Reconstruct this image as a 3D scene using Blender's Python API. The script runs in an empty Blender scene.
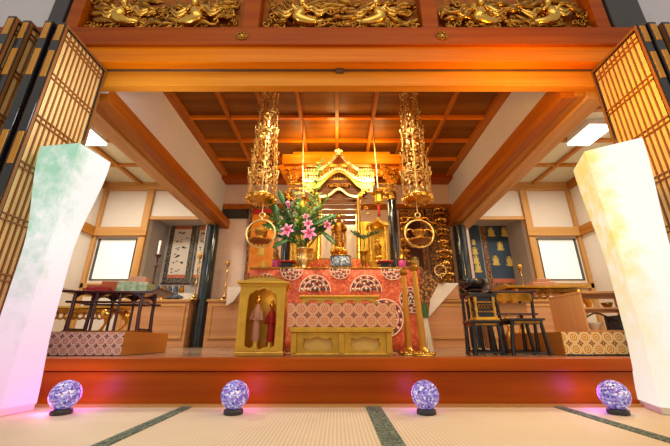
import bpy, math, random
from mathutils import Vector, Matrix
random.seed(7)
PI = math.pi
S = bpy.context.scene
COL = S.collection

# ------------------------------------------------------------------ camera, world, lights, exposure
FPX = 330.0
PITCH = math.atan(117/FPX)
CAMH = 0.315
cd = bpy.data.cameras.new('camera')
cam = bpy.data.objects.new('camera', cd); COL.objects.link(cam)
cd.sensor_width = 36; cd.lens = 36*FPX/670; cd.shift_x = -2/670; cd.clip_start = .02
cam.location = (0, 0, CAMH); cam.rotation_euler = (PI/2+PITCH, 0, 0)
S.camera = cam
S.view_settings.view_transform = 'Standard'; S.view_settings.look = 'None'
S.view_settings.gamma = 1; S.view_settings.use_curve_mapping = False
S.view_settings.exposure = 0.35

w = bpy.data.worlds.new('world'); S.world = w; w.use_nodes = True
w.node_tree.nodes['Background'].inputs[0].default_value = (1, .90, .80, 1)
w.node_tree.nodes['Background'].inputs[1].default_value = .38

def light(name, kind, loc, energy, color=(1, 1, 1), size=1, size_y=None, target=None, spot=None):
    l = bpy.data.lights.new(name, kind); l.energy = energy; l.color = color
    o = bpy.data.objects.new(name, l); COL.objects.link(o); o.location = loc
    if kind == 'AREA':
        l.size = size
        if size_y: l.shape = 'RECTANGLE'; l.size_y = size_y
    else:
        l.shadow_soft_size = size
    if spot: l.spot_size = spot; l.spot_blend = .6
    if target is not None:
        o.rotation_euler = (Vector(target)-Vector(loc)).to_track_quat('-Z', 'Y').to_euler()
    return o
light('hall_fill_light', 'AREA', (0, -.3, 3.3), 26, (1, .90, .78), 3.2, 2, (0, 2.2, .9))  # unseen fill added behind the camera to light lintel and tatami
light('altar_downlight', 'SPOT', (-.5, 2.15, 2.5), 70, (1, .8, .5), .08, target=(0, 3.4, 1.2), spot=1.5)
light('altar_downlight', 'SPOT', (.5, 2.15, 2.5), 70, (1, .8, .5), .08, target=(0, 3.4, 1.2), spot=1.5)
light('shrine_light', 'POINT', (-.11, 3.555, 1.66), 2.2, (1, .9, .65), .02)
light('shrine_light', 'POINT', (.15, 3.555, 1.66), 2.2, (1, .9, .65), .02)
light('screen_fill', 'POINT', (-.35, 3.78, 1.9), 4, (1, .75, .35), .1)  # added pair of unseen lamps, brightens the gold screen
light('screen_fill', 'POINT', (.40, 3.78, 1.9), 4, (1, .75, .35), .1)
light('scroll_fill', 'POINT', (-.9, 4.2, 1.8), 3, (1, .8, .5), .1)  # extra lamp added to lift the dim orange scroll
light('bracket_fill', 'POINT', (0, 3.3, 2.5), 8, (1, .6, .2), .1)  # three unseen lamps added to brighten bracket beam and ceiling centre
light('bracket_fill', 'POINT', (-.45, 3.45, 2.5), 4, (1, .6, .2), .1)
light('bracket_fill', 'POINT', (.5, 3.45, 2.5), 4, (1, .6, .2), .1)
light('side_room_light', 'AREA', (-2.85, 3.3, 2.5), 34, (1, .93, .82), .6, target=(-2.85, 3.3, 0))
light('side_room_light', 'AREA', (2.85, 3.2, 2.5), 34, (1, .93, .82), .6, target=(2.85, 3.2, 0))

# ------------------------------------------------------------------ measuring
def ray(u, v):
    a = (u-337)/FPX; b = (223-v)/FPX
    return a, math.cos(PITCH)-b*math.sin(PITCH), math.sin(PITCH)+b*math.cos(PITCH)
def at(u, v, Y):
    r = ray(u, v); t = Y/r[1]
    return Vector((r[0]*t, Y, r[2]*t+CAMH))
def Zv(v, Y): return at(337, v, Y).z
def Xu(u, v, Y): return at(u, v, Y).x

# ------------------------------------------------------------------ materials
def srgb(r, g, b):
    def f(c):
        c /= 255
        return c/12.92 if c <= .04045 else ((c+.055)/1.055)**2.4
    return (f(r), f(g), f(b), 1)
def newmat(name):
    m = bpy.data.materials.new(name); m.use_nodes = True
    nt = m.node_tree
    return m, nt, nt.nodes['Principled BSDF']
def N(nt, kind, **kw):
    n = nt.nodes.new(kind)
    for k, v in kw.items(): setattr(n, k, v)
    return n
def ramp(nt, fac, stops, interp='LINEAR'):
    r = N(nt, 'ShaderNodeValToRGB'); r.color_ramp.interpolation = interp
    e = r.color_ramp.elements
    while len(e) < len(stops): e.new(.5)
    for i, (p, c) in enumerate(stops): e[i].position = p; e[i].color = c
    if fac is not None: nt.links.new(fac, r.inputs[0])
    return r
def noise(nt, scale, stretch=(1, 1, 1), detail=4, coord='Object', rough=.5):
    tc = N(nt, 'ShaderNodeTexCoord'); mp = N(nt, 'ShaderNodeMapping')
    mp.inputs['Scale'].default_value = stretch
    nz = N(nt, 'ShaderNodeTexNoise'); nz.inputs['Scale'].default_value = scale
    nz.inputs['Detail'].default_value = detail; nz.inputs['Roughness'].default_value = rough
    nt.links.new(tc.outputs[coord], mp.inputs[0]); nt.links.new(mp.outputs[0], nz.inputs['Vector'])
    return nz
def bump(nt, b, h, strength, dist=.01):
    n = N(nt, 'ShaderNodeBump'); n.inputs['Strength'].default_value = strength; n.inputs['Distance'].default_value = dist
    nt.links.new(h, n.inputs['Height']); nt.links.new(n.outputs[0], b.inputs['Normal'])
def wood(name, c1, c2, axis='x', rough=.35, scale=6):
    m, nt, b = newmat(name); b.inputs['Specular IOR Level'].default_value = .16
    st = {'x': (.12, 3, 3), 'y': (3, .12, 3), 'z': (3, 3, .12)}[axis]
    nz = noise(nt, scale, st, 5); r = ramp(nt, nz.outputs[0], [(.3, c2), (.7, c1)])
    nt.links.new(r.outputs[0], b.inputs['Base Color'])
    b.inputs['Roughness'].default_value = rough
    bump(nt, b, nz.outputs[0], .08, .004)
    return m
def plain(name, c, rough=.5, metal=0, var=.06, scale=8, bmp=0, coat=0):
    m, nt, b = newmat(name)
    nz = noise(nt, scale)
    d = tuple(x*(1-var*2.2) for x in c[:3])+(1,)
    r = ramp(nt, nz.outputs[0], [(.3, d), (.7, c)])
    nt.links.new(r.outputs[0], b.inputs['Base Color'])
    b.inputs['Roughness'].default_value = rough; b.inputs['Metallic'].default_value = metal
    b.inputs['Coat Weight'].default_value = coat
    if bmp: bump(nt, b, nz.outputs[0], bmp)
    return m
def emit(m, c, s):
    b = m.node_tree.nodes['Principled BSDF']
    b.inputs['Emission Color'].default_value = c; b.inputs['Emission Strength'].default_value = s
    return m
def math_(nt, op, a, b=None):
    n = N(nt, 'ShaderNodeMath', operation=op)
    for i, x in enumerate((a, b)):
        if x is None: continue
        if isinstance(x, (int, float)): n.inputs[i].default_value = x
        else: nt.links.new(x, n.inputs[i])
    return n.outputs[0]

M = {}
M['beam'] = wood('amber_cedar_beam', srgb(226, 130, 10), srgb(196, 98, 4), 'x', .3)
M['beam_dark'] = wood('red_brown_beam', srgb(168, 80, 4), srgb(142, 58, 2), 'x', .35)
M['beam_light'] = wood('honey_wood_beam', srgb(222, 148, 44), srgb(200, 120, 26), 'x', .35)
M['side_red'] = wood('red_brown_side_beam', srgb(176, 102, 28), srgb(146, 74, 14), 'y', .35)
M['side_gold'] = wood('golden_side_beam', srgb(194, 132, 52), srgb(166, 102, 34), 'y', .35)
M['side_light'] = wood('pale_side_beam', srgb(214, 166, 112), srgb(194, 142, 90), 'y', .35)
M['dais'] = wood('polished_red_wood', srgb(186, 90, 6), srgb(148, 60, 3), 'x', .36, 4)
M['dais_floor'] = wood('dais_boards', srgb(196, 170, 146), srgb(160, 130, 104), 'x', .16)
M['post_wood'] = wood('pale_post_wood', srgb(206, 158, 96), srgb(184, 134, 72), 'z', .4)
M['rail_wood'] = wood('pale_rail_wood', srgb(206, 158, 96), srgb(184, 134, 72), 'x', .4)
M['batten'] = wood('ceiling_batten_wood', srgb(180, 108, 34), srgb(150, 80, 22), 'y', .4)
M['ceil_panel'] = wood('ceiling_panel_wood', srgb(140, 86, 26), srgb(104, 58, 14), 'x', .45, 3)
M['cabinet'] = wood('cabinet_wood', srgb(204, 152, 108), srgb(184, 130, 86), 'x', .4)
M['orange_board'] = wood('orange_board', srgb(206, 140, 66), srgb(190, 122, 52), 'y', .6)
M['oak'] = wood('light_oak', srgb(230, 182, 130), srgb(214, 160, 106), 'z', .5)
M['plaster'] = plain('white_plaster', srgb(212, 208, 214), .9, var=.02)
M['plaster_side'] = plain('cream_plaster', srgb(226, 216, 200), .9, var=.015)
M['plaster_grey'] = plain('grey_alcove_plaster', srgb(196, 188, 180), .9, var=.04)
M['pink_wall'] = plain('pinkish_wall', srgb(224, 196, 178), .85, var=.02)
M['gold'] = plain('gold_leaf', srgb(246, 196, 92), .27, 1, .12, 14, .25)
M['gold_pale'] = plain('pale_polished_gold', srgb(250, 222, 150), .36, 1, .06, 10, .1)
M['gold_dark'] = plain('aged_gold', srgb(196, 136, 52), .35, 1, .25, 20, .5)
M['gold_paint'] = plain('gold_lacquer', srgb(234, 184, 62), .34, .45, .12, 12, .1)
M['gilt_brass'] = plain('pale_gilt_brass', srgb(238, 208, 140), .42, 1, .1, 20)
M['gilt_brass_dark'] = plain('darker_gilt_brass', srgb(204, 156, 84), .42, 1, .1, 20)  # darker alternate of the gilt brass for every other tier and strand
M['brass'] = plain('brass', srgb(226, 180, 96), .2, 1, .08, 9)
M['gilt_matte'] = plain('matte_gilt_panel', srgb(246, 204, 104), .45, .15, .06)
M['staff'] = plain('orange_gilt_lacquer', srgb(226, 158, 52), .35, .35, .1)
M['shrine_dark'] = wood('dark_shrine_wood', srgb(120, 70, 26), srgb(84, 44, 14), 'x', .4)
M['black'] = plain('black_lacquer', srgb(26, 24, 26), .18, 0, .1, coat=.5)
M['teal_black'] = plain('dark_teal_lacquer', srgb(20, 42, 48), .15, 0, .1, coat=.5)
M['charcoal'] = plain('charcoal_lacquer', srgb(62, 60, 62), .35, 0, .1)
M['maroon'] = plain('maroon_lacquer', srgb(74, 34, 40), .2, 0, .1, coat=.5)
M['red_lacquer'] = plain('red_lacquer', srgb(176, 34, 30), .25, 0, .08)
M['steel'] = plain('grey_steel', srgb(120, 118, 116), .35, .8, .08)
M['dark'] = plain('dark_recess_board', srgb(56, 34, 22), .7)
M['bracket'] = wood('orange_bracket_wood', srgb(232, 150, 30), srgb(206, 116, 14), 'x', .35)
M['bracket_y'] = wood('orange_rafter_wood', srgb(206, 120, 46), srgb(170, 88, 30), 'y', .4)

def tatami():
    m, nt, b = newmat('tatami_straw')
    tc = N(nt, 'ShaderNodeTexCoord')
    wv = N(nt, 'ShaderNodeTexWave', wave_type='BANDS', bands_direction='X'); wv.inputs['Scale'].default_value = 22; wv.inputs['Distortion'].default_value = .3
    nt.links.new(tc.outputs['Object'], wv.inputs['Vector'])
    wy = N(nt, 'ShaderNodeTexWave', wave_type='BANDS', bands_direction='Y'); wy.inputs['Scale'].default_value = 60; wy.inputs['Distortion'].default_value = 1
    nt.links.new(tc.outputs['Object'], wy.inputs['Vector'])
    nz = noise(nt, 5, (1, 1, 1))
    s = math_(nt, 'ADD', math_(nt, 'MULTIPLY', wv.outputs['Fac'], .45), math_(nt, 'MULTIPLY', wy.outputs['Fac'], .2))
    s = math_(nt, 'ADD', s, math_(nt, 'MULTIPLY', nz.outputs[0], .35))
    r = ramp(nt, s, [(.1, srgb(208, 188, 152)), (.8, srgb(240, 226, 198))])
    nt.links.new(r.outputs[0], b.inputs['Base Color']); b.inputs['Roughness'].default_value = .7
    bump(nt, b, s, .3, .003)
    return m
M['tatami'] = tatami()
def border_cloth():
    m, nt, b = newmat('green_border_cloth')
    tc = N(nt, 'ShaderNodeTexCoord')
    vo = N(nt, 'ShaderNodeTexVoronoi'); vo.inputs['Scale'].default_value = 70
    nt.links.new(tc.outputs['Object'], vo.inputs['Vector'])
    r = ramp(nt, vo.outputs['Distance'], [(.25, srgb(136, 148, 128)), (.6, srgb(80, 98, 84))])
    nt.links.new(r.outputs[0], b.inputs['Base Color']); b.inputs['Roughness'].default_value = .85
    return m
M['border'] = border_cloth()

def brocade(name, base, line, dark, period, u='X', v='Z'):
    """interlocking ringed circles, flowers between them"""
    m, nt, b = newmat(name)
    tc = N(nt, 'ShaderNodeTexCoord'); sp = N(nt, 'ShaderNodeSeparateXYZ')
    nt.links.new(tc.outputs['Object'], sp.inputs[0])
    a = math_(nt, 'DIVIDE', sp.outputs[u], period); c = math_(nt, 'DIVIDE', sp.outputs[v], period)
    def cell(off):
        x = math_(nt, 'SUBTRACT', math_(nt, 'FRACT', math_(nt, 'ADD', a, off)), .5)
        y = math_(nt, 'SUBTRACT', math_(nt, 'FRACT', math_(nt, 'ADD', c, off)), .5)
        return math_(nt, 'SQRT', math_(nt, 'ADD', math_(nt, 'MULTIPLY', x, x), math_(nt, 'MULTIPLY', y, y)))
    d1, d2 = cell(0), cell(.5)
    r1 = ramp(nt, d1, [(0, line), (.05, base), (.13, line), (.21, base), (.31, line), (.43, dark), (.45, line), (.52, dark)], 'CONSTANT')
    r2 = ramp(nt, d2, [(0, line), (.04, dark), (.14, line), (.15, dark)], 'CONSTANT')
    mx = N(nt, 'ShaderNodeMix', data_type='RGBA')
    lt = math_(nt, 'LESS_THAN', d2, .15)
    nt.links.new(lt, mx.inputs['Factor']); nt.links.new(r1.outputs[0], mx.inputs['A']); nt.links.new(r2.outputs[0], mx.inputs['B'])
    nt.links.new(mx.outputs['Result'], b.inputs['Base Color']); b.inputs['Roughness'].default_value = .65
    nz = noise(nt, 300); bump(nt, b, nz.outputs[0], .2, .002)
    return m
M['brocade_rose'] = brocade('rose_circle_brocade', srgb(184, 104, 96), srgb(240, 204, 186), srgb(120, 56, 60), .055)
M['brocade_center'] = brocade('pink_gold_circle_brocade', srgb(206, 128, 88), srgb(238, 182, 138), srgb(140, 70, 50), .072)
M['brocade_gold'] = brocade('gold_circle_brocade', srgb(214, 146, 50), srgb(252, 228, 172), srgb(158, 96, 40), .070)

def dappled(name, cols, scale, rough=.6, stretch=(1, 1, 1), metal=0):
    m, nt, b = newmat(name)
    nz = noise(nt, scale, stretch, 3, rough=.6)
    k = len(cols); r = ramp(nt, nz.outputs[0], [(.32+.36*i/(k-1), c) for i, c in enumerate(cols)], 'CONSTANT' if k > 3 else 'LINEAR')
    nt.links.new(r.outputs[0], b.inputs['Base Color']); b.inputs['Roughness'].default_value = rough; b.inputs['Metallic'].default_value = metal
    return m
M['altar_cloth'] = dappled('salmon_red_brocade', [srgb(170, 60, 34), srgb(206, 90, 56), srgb(222, 132, 88)], 40)
M['orange_cloth'] = dappled('orange_brocade', [srgb(226, 92, 40), srgb(240, 140, 70), srgb(220, 60, 44), srgb(250, 190, 110)], 30)
M['blue_white'] = dappled('blue_white_porcelain', [srgb(80, 110, 150), srgb(130, 156, 180), srgb(220, 228, 232), srgb(100, 130, 160)], 50, .2)
M['dark_gold_brocade'] = dappled('dark_gold_brocade', [srgb(40, 26, 20), srgb(120, 70, 30), srgb(196, 140, 64), srgb(70, 38, 24)], 40, .5)
M['black_gold'] = dappled('black_gold_brocade', [srgb(28, 30, 32), srgb(60, 62, 58), srgb(170, 150, 110), srgb(40, 44, 44)], 60, .6)
M['blue_grey_cloth'] = dappled('blue_grey_cloth', [srgb(60, 70, 84), srgb(110, 120, 130)], 30, .8)
M['green_cloth'] = dappled('pale_green_brocade', [srgb(120, 160, 120), srgb(176, 200, 160), srgb(220, 222, 196)], 40, .6)
M['white_cloth'] = plain('white_cloth', srgb(236, 226, 210), .8, var=.04)
M['cream_paper'] = plain('cream_paper', srgb(240, 226, 204), .8, var=.03)
M['red_box'] = plain('red_cloth', srgb(190, 40, 36), .6)
M['orange_box'] = plain('terracotta_cloth', srgb(206, 110, 70), .6)
M['rose_box'] = plain('rose_paper', srgb(216, 160, 130), .6)
M['indigo'] = plain('deep_indigo_silk', srgb(54, 76, 98), .6, var=.15)
M['ink'] = plain('black_ink', srgb(24, 22, 22), .7)
M['orange_silk'] = dappled('orange_silk', [srgb(222, 120, 20), srgb(244, 160, 36)], 8, .5)
M['gold_silk'] = dappled('gold_figure_silk', [srgb(206, 176, 60), srgb(236, 212, 110)], 40, .5)
M['gold_wall'] = plain('gold_leaf_screen', srgb(250, 206, 60), .5, .3, .08, 6)
M['candle'] = plain('white_candle', srgb(244, 240, 232), .5, var=.01)
M['rattan'] = plain('slatted_blind_straw', srgb(234, 196, 128), .5, 0, .06, 12)
M['rattan_line'] = plain('brown_lattice_wood', srgb(140, 88, 38), .5)
M['leaf'] = plain('leaf_green', srgb(56, 110, 48), .4, 0, .25, 20)
M['leaf_light'] = plain('fresh_leaf_green', srgb(128, 170, 60), .45, 0, .2, 30)
M['pine'] = plain('dark_pine_green', srgb(60, 96, 50), .5, 0, .2, 30)
M['stem'] = plain('green_stem', srgb(80, 120, 50), .5)
def petal():
    m, nt, b = newmat('pink_lily_petal')
    nz = noise(nt, 30); r = ramp(nt, nz.outputs[0], [(.3, srgb(190, 40, 116)), (.7, srgb(228, 92, 160))])
    nt.links.new(r.outputs[0], b.inputs['Base Color']); b.inputs['Roughness'].default_value = .5
    return m
M['petal'] = petal()
M['petal_edge'] = plain('pale_pink_petal', srgb(240, 158, 204), .5, var=.05)
M['shoji'] = emit(plain('backlit_white_paper', srgb(236, 234, 226), .8, var=.01), srgb(250, 244, 228), .35)
M['lamp_on'] = emit(plain('lit_lamp_panel', srgb(255, 255, 250), .5), (1, .98, .94, 1), 2.5)
M['side_ceil'] = plain('cream_ceiling_board', srgb(212, 206, 176), .8, var=.02)

def lantern_paper(name, cz, tint, ax, bottom, faces):
    """washi paper lit from within by coloured lamps; colour changes with height and with the side"""
    m, nt, b = newmat(name)
    nz = noise(nt, 9, (1, 1, 1), 8, rough=.7)
    tc = N(nt, 'ShaderNodeTexCoord'); sp = N(nt, 'ShaderNodeSeparateXYZ'); nt.links.new(tc.outputs['Object'], sp.inputs[0])
    side = N(nt, 'ShaderNodeVectorMath', operation='DOT_PRODUCT'); nt.links.new(tc.outputs['Object'], side.inputs[0]); side.inputs[1].default_value = ax
    f = math_(nt, 'ADD', math_(nt, 'MULTIPLY', side.outputs['Value'], faces), math_(nt, 'MULTIPLY', math_(nt, 'SUBTRACT', nz.outputs[0], .5), 2.2))
    f = math_(nt, 'ADD', f, math_(nt, 'MULTIPLY', math_(nt, 'SUBTRACT', sp.outputs['Z'], .9), cz))
    r = ramp(nt, f, [(.0, (1, 1, .97, 1)), (1, tint)])
    r.color_ramp.elements[0].position = .05; r.color_ramp.elements[1].position = .75
    low = math_(nt, 'MULTIPLY', math_(nt, 'SUBTRACT', .85, sp.outputs['Z']), 1.25)
    cl = N(nt, 'ShaderNodeClamp'); nt.links.new(low, cl.inputs[0])
    mx = N(nt, 'ShaderNodeMix', data_type='RGBA'); nt.links.new(cl.outputs[0], mx.inputs['Factor'])
    nt.links.new(r.outputs[0], mx.inputs['A']); mx.inputs['B'].default_value = bottom
    b.inputs['Base Color'].default_value = (.25, .25, .25, 1); b.inputs['Roughness'].default_value = .85
    nt.links.new(mx.outputs['Result'], b.inputs['Emission Color']); b.inputs['Emission Strength'].default_value = .62
    bump(nt, b, nz.outputs[0], .25)
    return m
def crackle():
    m, nt, b = newmat('crackled_violet_glass')
    tc = N(nt, 'ShaderNodeTexCoord')
    vo = N(nt, 'ShaderNodeTexVoronoi'); vo.inputs['Scale'].default_value = 130
    nt.links.new(tc.outputs['Object'], vo.inputs['Vector'])
    nz = noise(nt, 22, detail=2)
    c = N(nt, 'ShaderNodeSeparateColor'); nt.links.new(vo.outputs['Color'], c.inputs[0])
    f = math_(nt, 'ADD', math_(nt, 'MULTIPLY', c.outputs[0], .6), math_(nt, 'MULTIPLY', nz.outputs[0], .5))
    r = ramp(nt, f, [(.22, srgb(70, 60, 140)), (.42, srgb(116, 100, 196)), (.58, srgb(168, 140, 216)), (.7, srgb(130, 150, 225)), (.88, srgb(250, 240, 255))])
    nt.links.new(r.outputs[0], b.inputs['Emission Color']); b.inputs['Emission Strength'].default_value = .30
    nt.links.new(r.outputs[0], b.inputs['Base Color']); b.inputs['Roughness'].default_value = .08
    bump(nt, b, vo.outputs['Distance'], .5)
    return m
M['crackle'] = crackle()

# ------------------------------------------------------------------ mesh builder
class MB:
    def __init__(s): s.v = []; s.f = []; s.s = []
    def add(s, vs, fs, smooth=False):
        k = len(s.v); s.v += [tuple(x) for x in vs]
        s.f += [tuple(i+k for i in f) for f in fs]; s.s += [smooth]*len(fs)
        return s
    def bx(s, x0, x1, y0, y1, z0, z1):
        vs = [(x, y, z) for x in (x0, x1) for y in (y0, y1) for z in (z0, z1)]
        return s.add(vs, [(0, 1, 3, 2), (4, 6, 7, 5), (0, 4, 5, 1), (2, 3, 7, 6), (0, 2, 6, 4), (1, 5, 7, 3)])
    def box(s, c, d, rz=0, rx=0, ry=0):
        R = Matrix.Rotation(rz, 3, 'Z') @ Matrix.Rotation(ry, 3, 'Y') @ Matrix.Rotation(rx, 3, 'X')
        vs = [Vector(c)+R @ Vector((x*d[0]/2, y*d[1]/2, z*d[2]/2)) for x in (-1, 1) for y in (-1, 1) for z in (-1, 1)]
        return s.add(vs, [(0, 1, 3, 2), (4, 6, 7, 5), (0, 4, 5, 1), (2, 3, 7, 6), (0, 2, 6, 4), (1, 5, 7, 3)])
    def tube(s, pts, r, n=8, flat=1):
        pts = [Vector(p) for p in pts]; rs = r if isinstance(r, (list, tuple)) else [r]*len(pts)
        vs = []; ref = None
        for i, p in enumerate(pts):
            t = (pts[min(i+1, len(pts)-1)]-pts[max(i-1, 0)])
            if t.length < 1e-9: t = Vector((0, 0, 1))
            t.normalize()
            if ref is None: ref = Vector((0, 1, 0)) if abs(t.y) < .9 else Vector((1, 0, 0))
            a = t.cross(ref)
            if a.length < 1e-6: a = t.orthogonal()
            a.normalize(); b = a.cross(t).normalized(); ref = b
            for k in range(n):
                q = 2*PI*k/n; vs.append(p+a*math.cos(q)*rs[i]+b*math.sin(q)*rs[i]*flat)
        fs = [(i*n+k, i*n+(k+1) % n, (i+1)*n+(k+1) % n, (i+1)*n+k) for i in range(len(pts)-1) for k in range(n)]
        s.add(vs, fs, True)
        return s.add([vs[k] for k in range(n)]+[vs[-n+k] for k in range(n)], [tuple(range(n))[::-1], tuple(range(n, 2*n))])
    def lathe(s, prof, c=(0, 0, 0), n=20, smooth=True):
        c = Vector(c); vs = []
        for r, z in prof:
            for k in range(n):
                q = 2*PI*k/n; vs.append(c+Vector((r*math.cos(q), r*math.sin(q), z)))
        fs = [(i*n+k, i*n+(k+1) % n, (i+1)*n+(k+1) % n, (i+1)*n+k) for i in range(len(prof)-1) for k in range(n)]
        s.add(vs, fs, smooth)
        m = len(prof)-1
        return s.add([vs[k] for k in range(n)]+[vs[m*n+k] for k in range(n)], [tuple(range(n))[::-1], tuple(range(n, 2*n))])
    def ball(s, c, r, n=10, m=7):
        if not isinstance(r, (tuple, list)): r = (r, r, r)
        c = Vector(c); vs = [c+Vector((0, 0, -r[2]))]
        for i in range(1, m):
            a = -PI/2+PI*i/m
            for k in range(n):
                q = 2*PI*k/n; vs.append(c+Vector((r[0]*math.cos(a)*math.cos(q), r[1]*math.cos(a)*math.sin(q), r[2]*math.sin(a))))
        vs.append(c+Vector((0, 0, r[2]))); L = len(vs)-1; fs = []
        for k in range(n):
            fs.append((0, 1+(k+1) % n, 1+k)); fs.append((L, L-n+k, L-n+(k+1) % n))
        for i in range(m-2):
            for k in range(n):
                a = 1+i*n+k; b = 1+i*n+(k+1) % n; fs.append((a, b, b+n, a+n))
        return s.add(vs, fs, True)
    def prism(s, poly, a0, a1, f=None):
        """poly in (x,z), extruded from y=a0 to a1 (or mapped by f(x,z,a))"""
        f = f or (lambda x, z, a: (x, a, z)); n = len(poly)
        vs = [f(x, z, a0) for x, z in poly]+[f(x, z, a1) for x, z in poly]
        fs = [tuple(range(n)), tuple(range(n, 2*n))[::-1]]+[(i, i+n, (i+1) % n+n, (i+1) % n) for i in range(n)]
        return s.add(vs, fs)
    def band(s, top, bot, y0, y1):
        """solid between two curves of equal length in (x,z), from y0 to y1"""
        n = len(top)
        vs = [(x, y0, z) for x, z in top]+[(x, y0, z) for x, z in bot]+[(x, y1, z) for x, z in top]+[(x, y1, z) for x, z in bot]
        fs = []
        for i in range(n-1):
            fs += [(i, n+i, n+i+1, i+1), (2*n+i, 2*n+i+1, 3*n+i+1, 3*n+i), (i, i+1, 2*n+i+1, 2*n+i), (n+i, 3*n+i, 3*n+i+1, n+i+1)]
        fs += [(0, 2*n, 3*n, n), (n-1, 2*n-1, 4*n-1, 3*n-1)]
        return s.add(vs, fs)
    def leaf(s, base, d, up, L, W, droop=.2, n=6, cup=.15):
        base = Vector(base); d = Vector(d).normalized(); up = Vector(up); sd = d.cross(up)
        if sd.length < 1e-5: sd = d.orthogonal()
        sd.normalize(); nn = sd.cross(d).normalized(); vs = []
        for i in range(n+1):
            t = i/n; w = W*math.sin(PI*min(1, t*.92+.06))**.8*.5
            p = base+d*L*t-nn*(-1)*0+Vector((0, 0, -1))*droop*L*t*t
            vs += [p-sd*w+nn*w*cup, p-nn*.0, p+sd*w+nn*w*cup]
        fs = []
        for i in range(n):
            a = i*3; fs += [(a, a+1, a+4, a+3), (a+1, a+2, a+5, a+4)]
        return s.add(vs, fs, True)
    def torus(s, c, R, r, axis='y', n=28, m=8, sz=1):
        pts = []
        for k in range(n+1):
            q = 2*PI*k/n; a, b = R*math.cos(q), R*math.sin(q)*sz
            pts.append({'y': (a, 0, b), 'z': (a, b, 0), 'x': (0, a, b)}[axis])
        return s.tube([Vector(c)+Vector(p) for p in pts], r, m)
    def build(s, name, mat, parent=None, loc=None, bevel=0, solid=0):
        me = bpy.data.meshes.new(name); me.from_pydata(s.v, [], s.f); me.materials.append(mat)
        me.polygons.foreach_set('use_smooth', s.s); me.update()
        o = bpy.data.objects.new(name, me); COL.objects.link(o)
        if parent is not None: o.parent = parent
        if loc is not None: o.location = loc
        if bevel:
            b = o.modifiers.new('bevel', 'BEVEL'); b.width = bevel; b.segments = 2; b.limit_method = 'ANGLE'
        if solid:
            b = o.modifiers.new('thickness', 'SOLIDIFY'); b.thickness = solid
        return o

def tag(o, label=None, cat=None, group=None, kind=None):
    for k, v in (('label', label), ('category', cat), ('group', group), ('kind', kind)):
        if v: o[k] = v
    return o
def thing(name, label, cat, loc=(0, 0, 0), rz=0, group=None):
    o = bpy.data.objects.new(name, None); COL.objects.link(o); o.location = loc; o.rotation_euler = (0, 0, rz); o.empty_display_size = .05
    return tag(o, label, cat, group)
def kids(o): return [c for c in bpy.data.objects if c.parent == o]
def dup(root, loc, rz=0, label=None, group=None, parent=None):
    r = root.copy(); COL.objects.link(r)
    if parent is not None: r.parent = parent
    else: r.location = loc; r.rotation_euler = (0, 0, rz)
    if label: r['label'] = label
    if group: r['group'] = group
    for c in kids(root): dup(c, None, parent=r)
    return r
def struct(name, mb, m, **k): return tag(mb.build(name, m, **k), kind='structure')
def bez(pts, n=10):
    """Catmull-Rom through pts"""
    P = [Vector(p) for p in pts]; P = [P[0]*2-P[1]]+P+[P[-1]*2-P[-2]]; out = []
    for i in range(1, len(P)-2):
        for k in range(n):
            t = k/n; a, b, c, d = P[i-1:i+3]
            out.append(.5*((2*b)+(c-a)*t+(2*a-5*b+4*c-d)*t*t+(3*b-a-3*c+d)*t**3))
    out.append(P[-2]); return out

# ================================================================== SETTING
DZ = .226                                              # dais height
struct('floor', MB().bx(-4, 4, -1.5, 1.9, -.06, 0), M['tatami'])
for x, wd, i in ((-.745, .022, 1), (.18, .046, 2), (1.1, .022, 3)):
    struct('trim_%d' % i, MB().bx(x-wd/2-.014, x-.002, -1.5, 1.87, 0, .004).bx(x+.002, x+wd/2+.014, -1.5, 1.87, 0, .004), M['border'])
struct('trim_4', MB().bx(-2.6, 2.6, 1.845, 1.874, 0, .012), M['rail_wood'])
# dais: riser, upper board, floor
d1 = Zv(371, 1.88)
struct('trim_5', MB().bx(-2.6, 2.6, 1.885, 1.94, 0, d1-.004), M['dais'], bevel=.003)
struct('trim_6', MB().bx(-2.6, 2.6, 1.868, 2.02, d1, DZ), M['dais'], bevel=.006)
struct('floor_dais', MB().bx(-4, 4, 1.94, 5.4, -.06, DZ-.002), M['dais_floor'])

# lintel assembly over the opening
ZT = 2.225
z27, z44 = Zv(27, 1.85), Zv(44, 1.85)
struct('trim_7', MB().bx(-2.4, 2.5, 1.85, 1.9, z44, z27), M['beam_dark'], bevel=.004)
struct('trim_8', MB().bx(-2.4, 2.5, 1.875, 1.945, ZT, z44+.01), M['beam'], bevel=.003)
struct('trim_9', MB().bx(-2.1, 2.2, 1.955, 2.02, Zv(92, 2.02), ZT+.08), M['beam_light'], bevel=.004)
struct('trim_10', MB().bx(-2.1, 2.2, 1.944, 1.952, ZT-.012, ZT+.006), M['steel'])
lk = MB().bx(-.028+.02, .03+.02, 1.932, 1.958, ZT-.03, ZT+.01); tag(lk.build('door_latch', M['steel'], bevel=.002), 'small grey metal latch on the middle of the door rail', 'latch')
# ranma frame above
YR = 1.86
zr0, zr1 = z27, Zv(-22, YR)
fr = MB()
for u0, u1 in ((68, 81), (243.5, 259.5), (421.5, 437), (594, 607)):
    fr.bx(Xu(u0, 15, YR), Xu(u1, 15, YR), YR, YR+.1, zr0, zr1+.2)
struct('trim_11', fr, M['beam_dark'], bevel=.003)
struct('wall_transom', MB().bx(-2.4, 2.5, YR+.1, YR+.14, zr0-.1, zr1+.35), M['side_red'])
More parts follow.
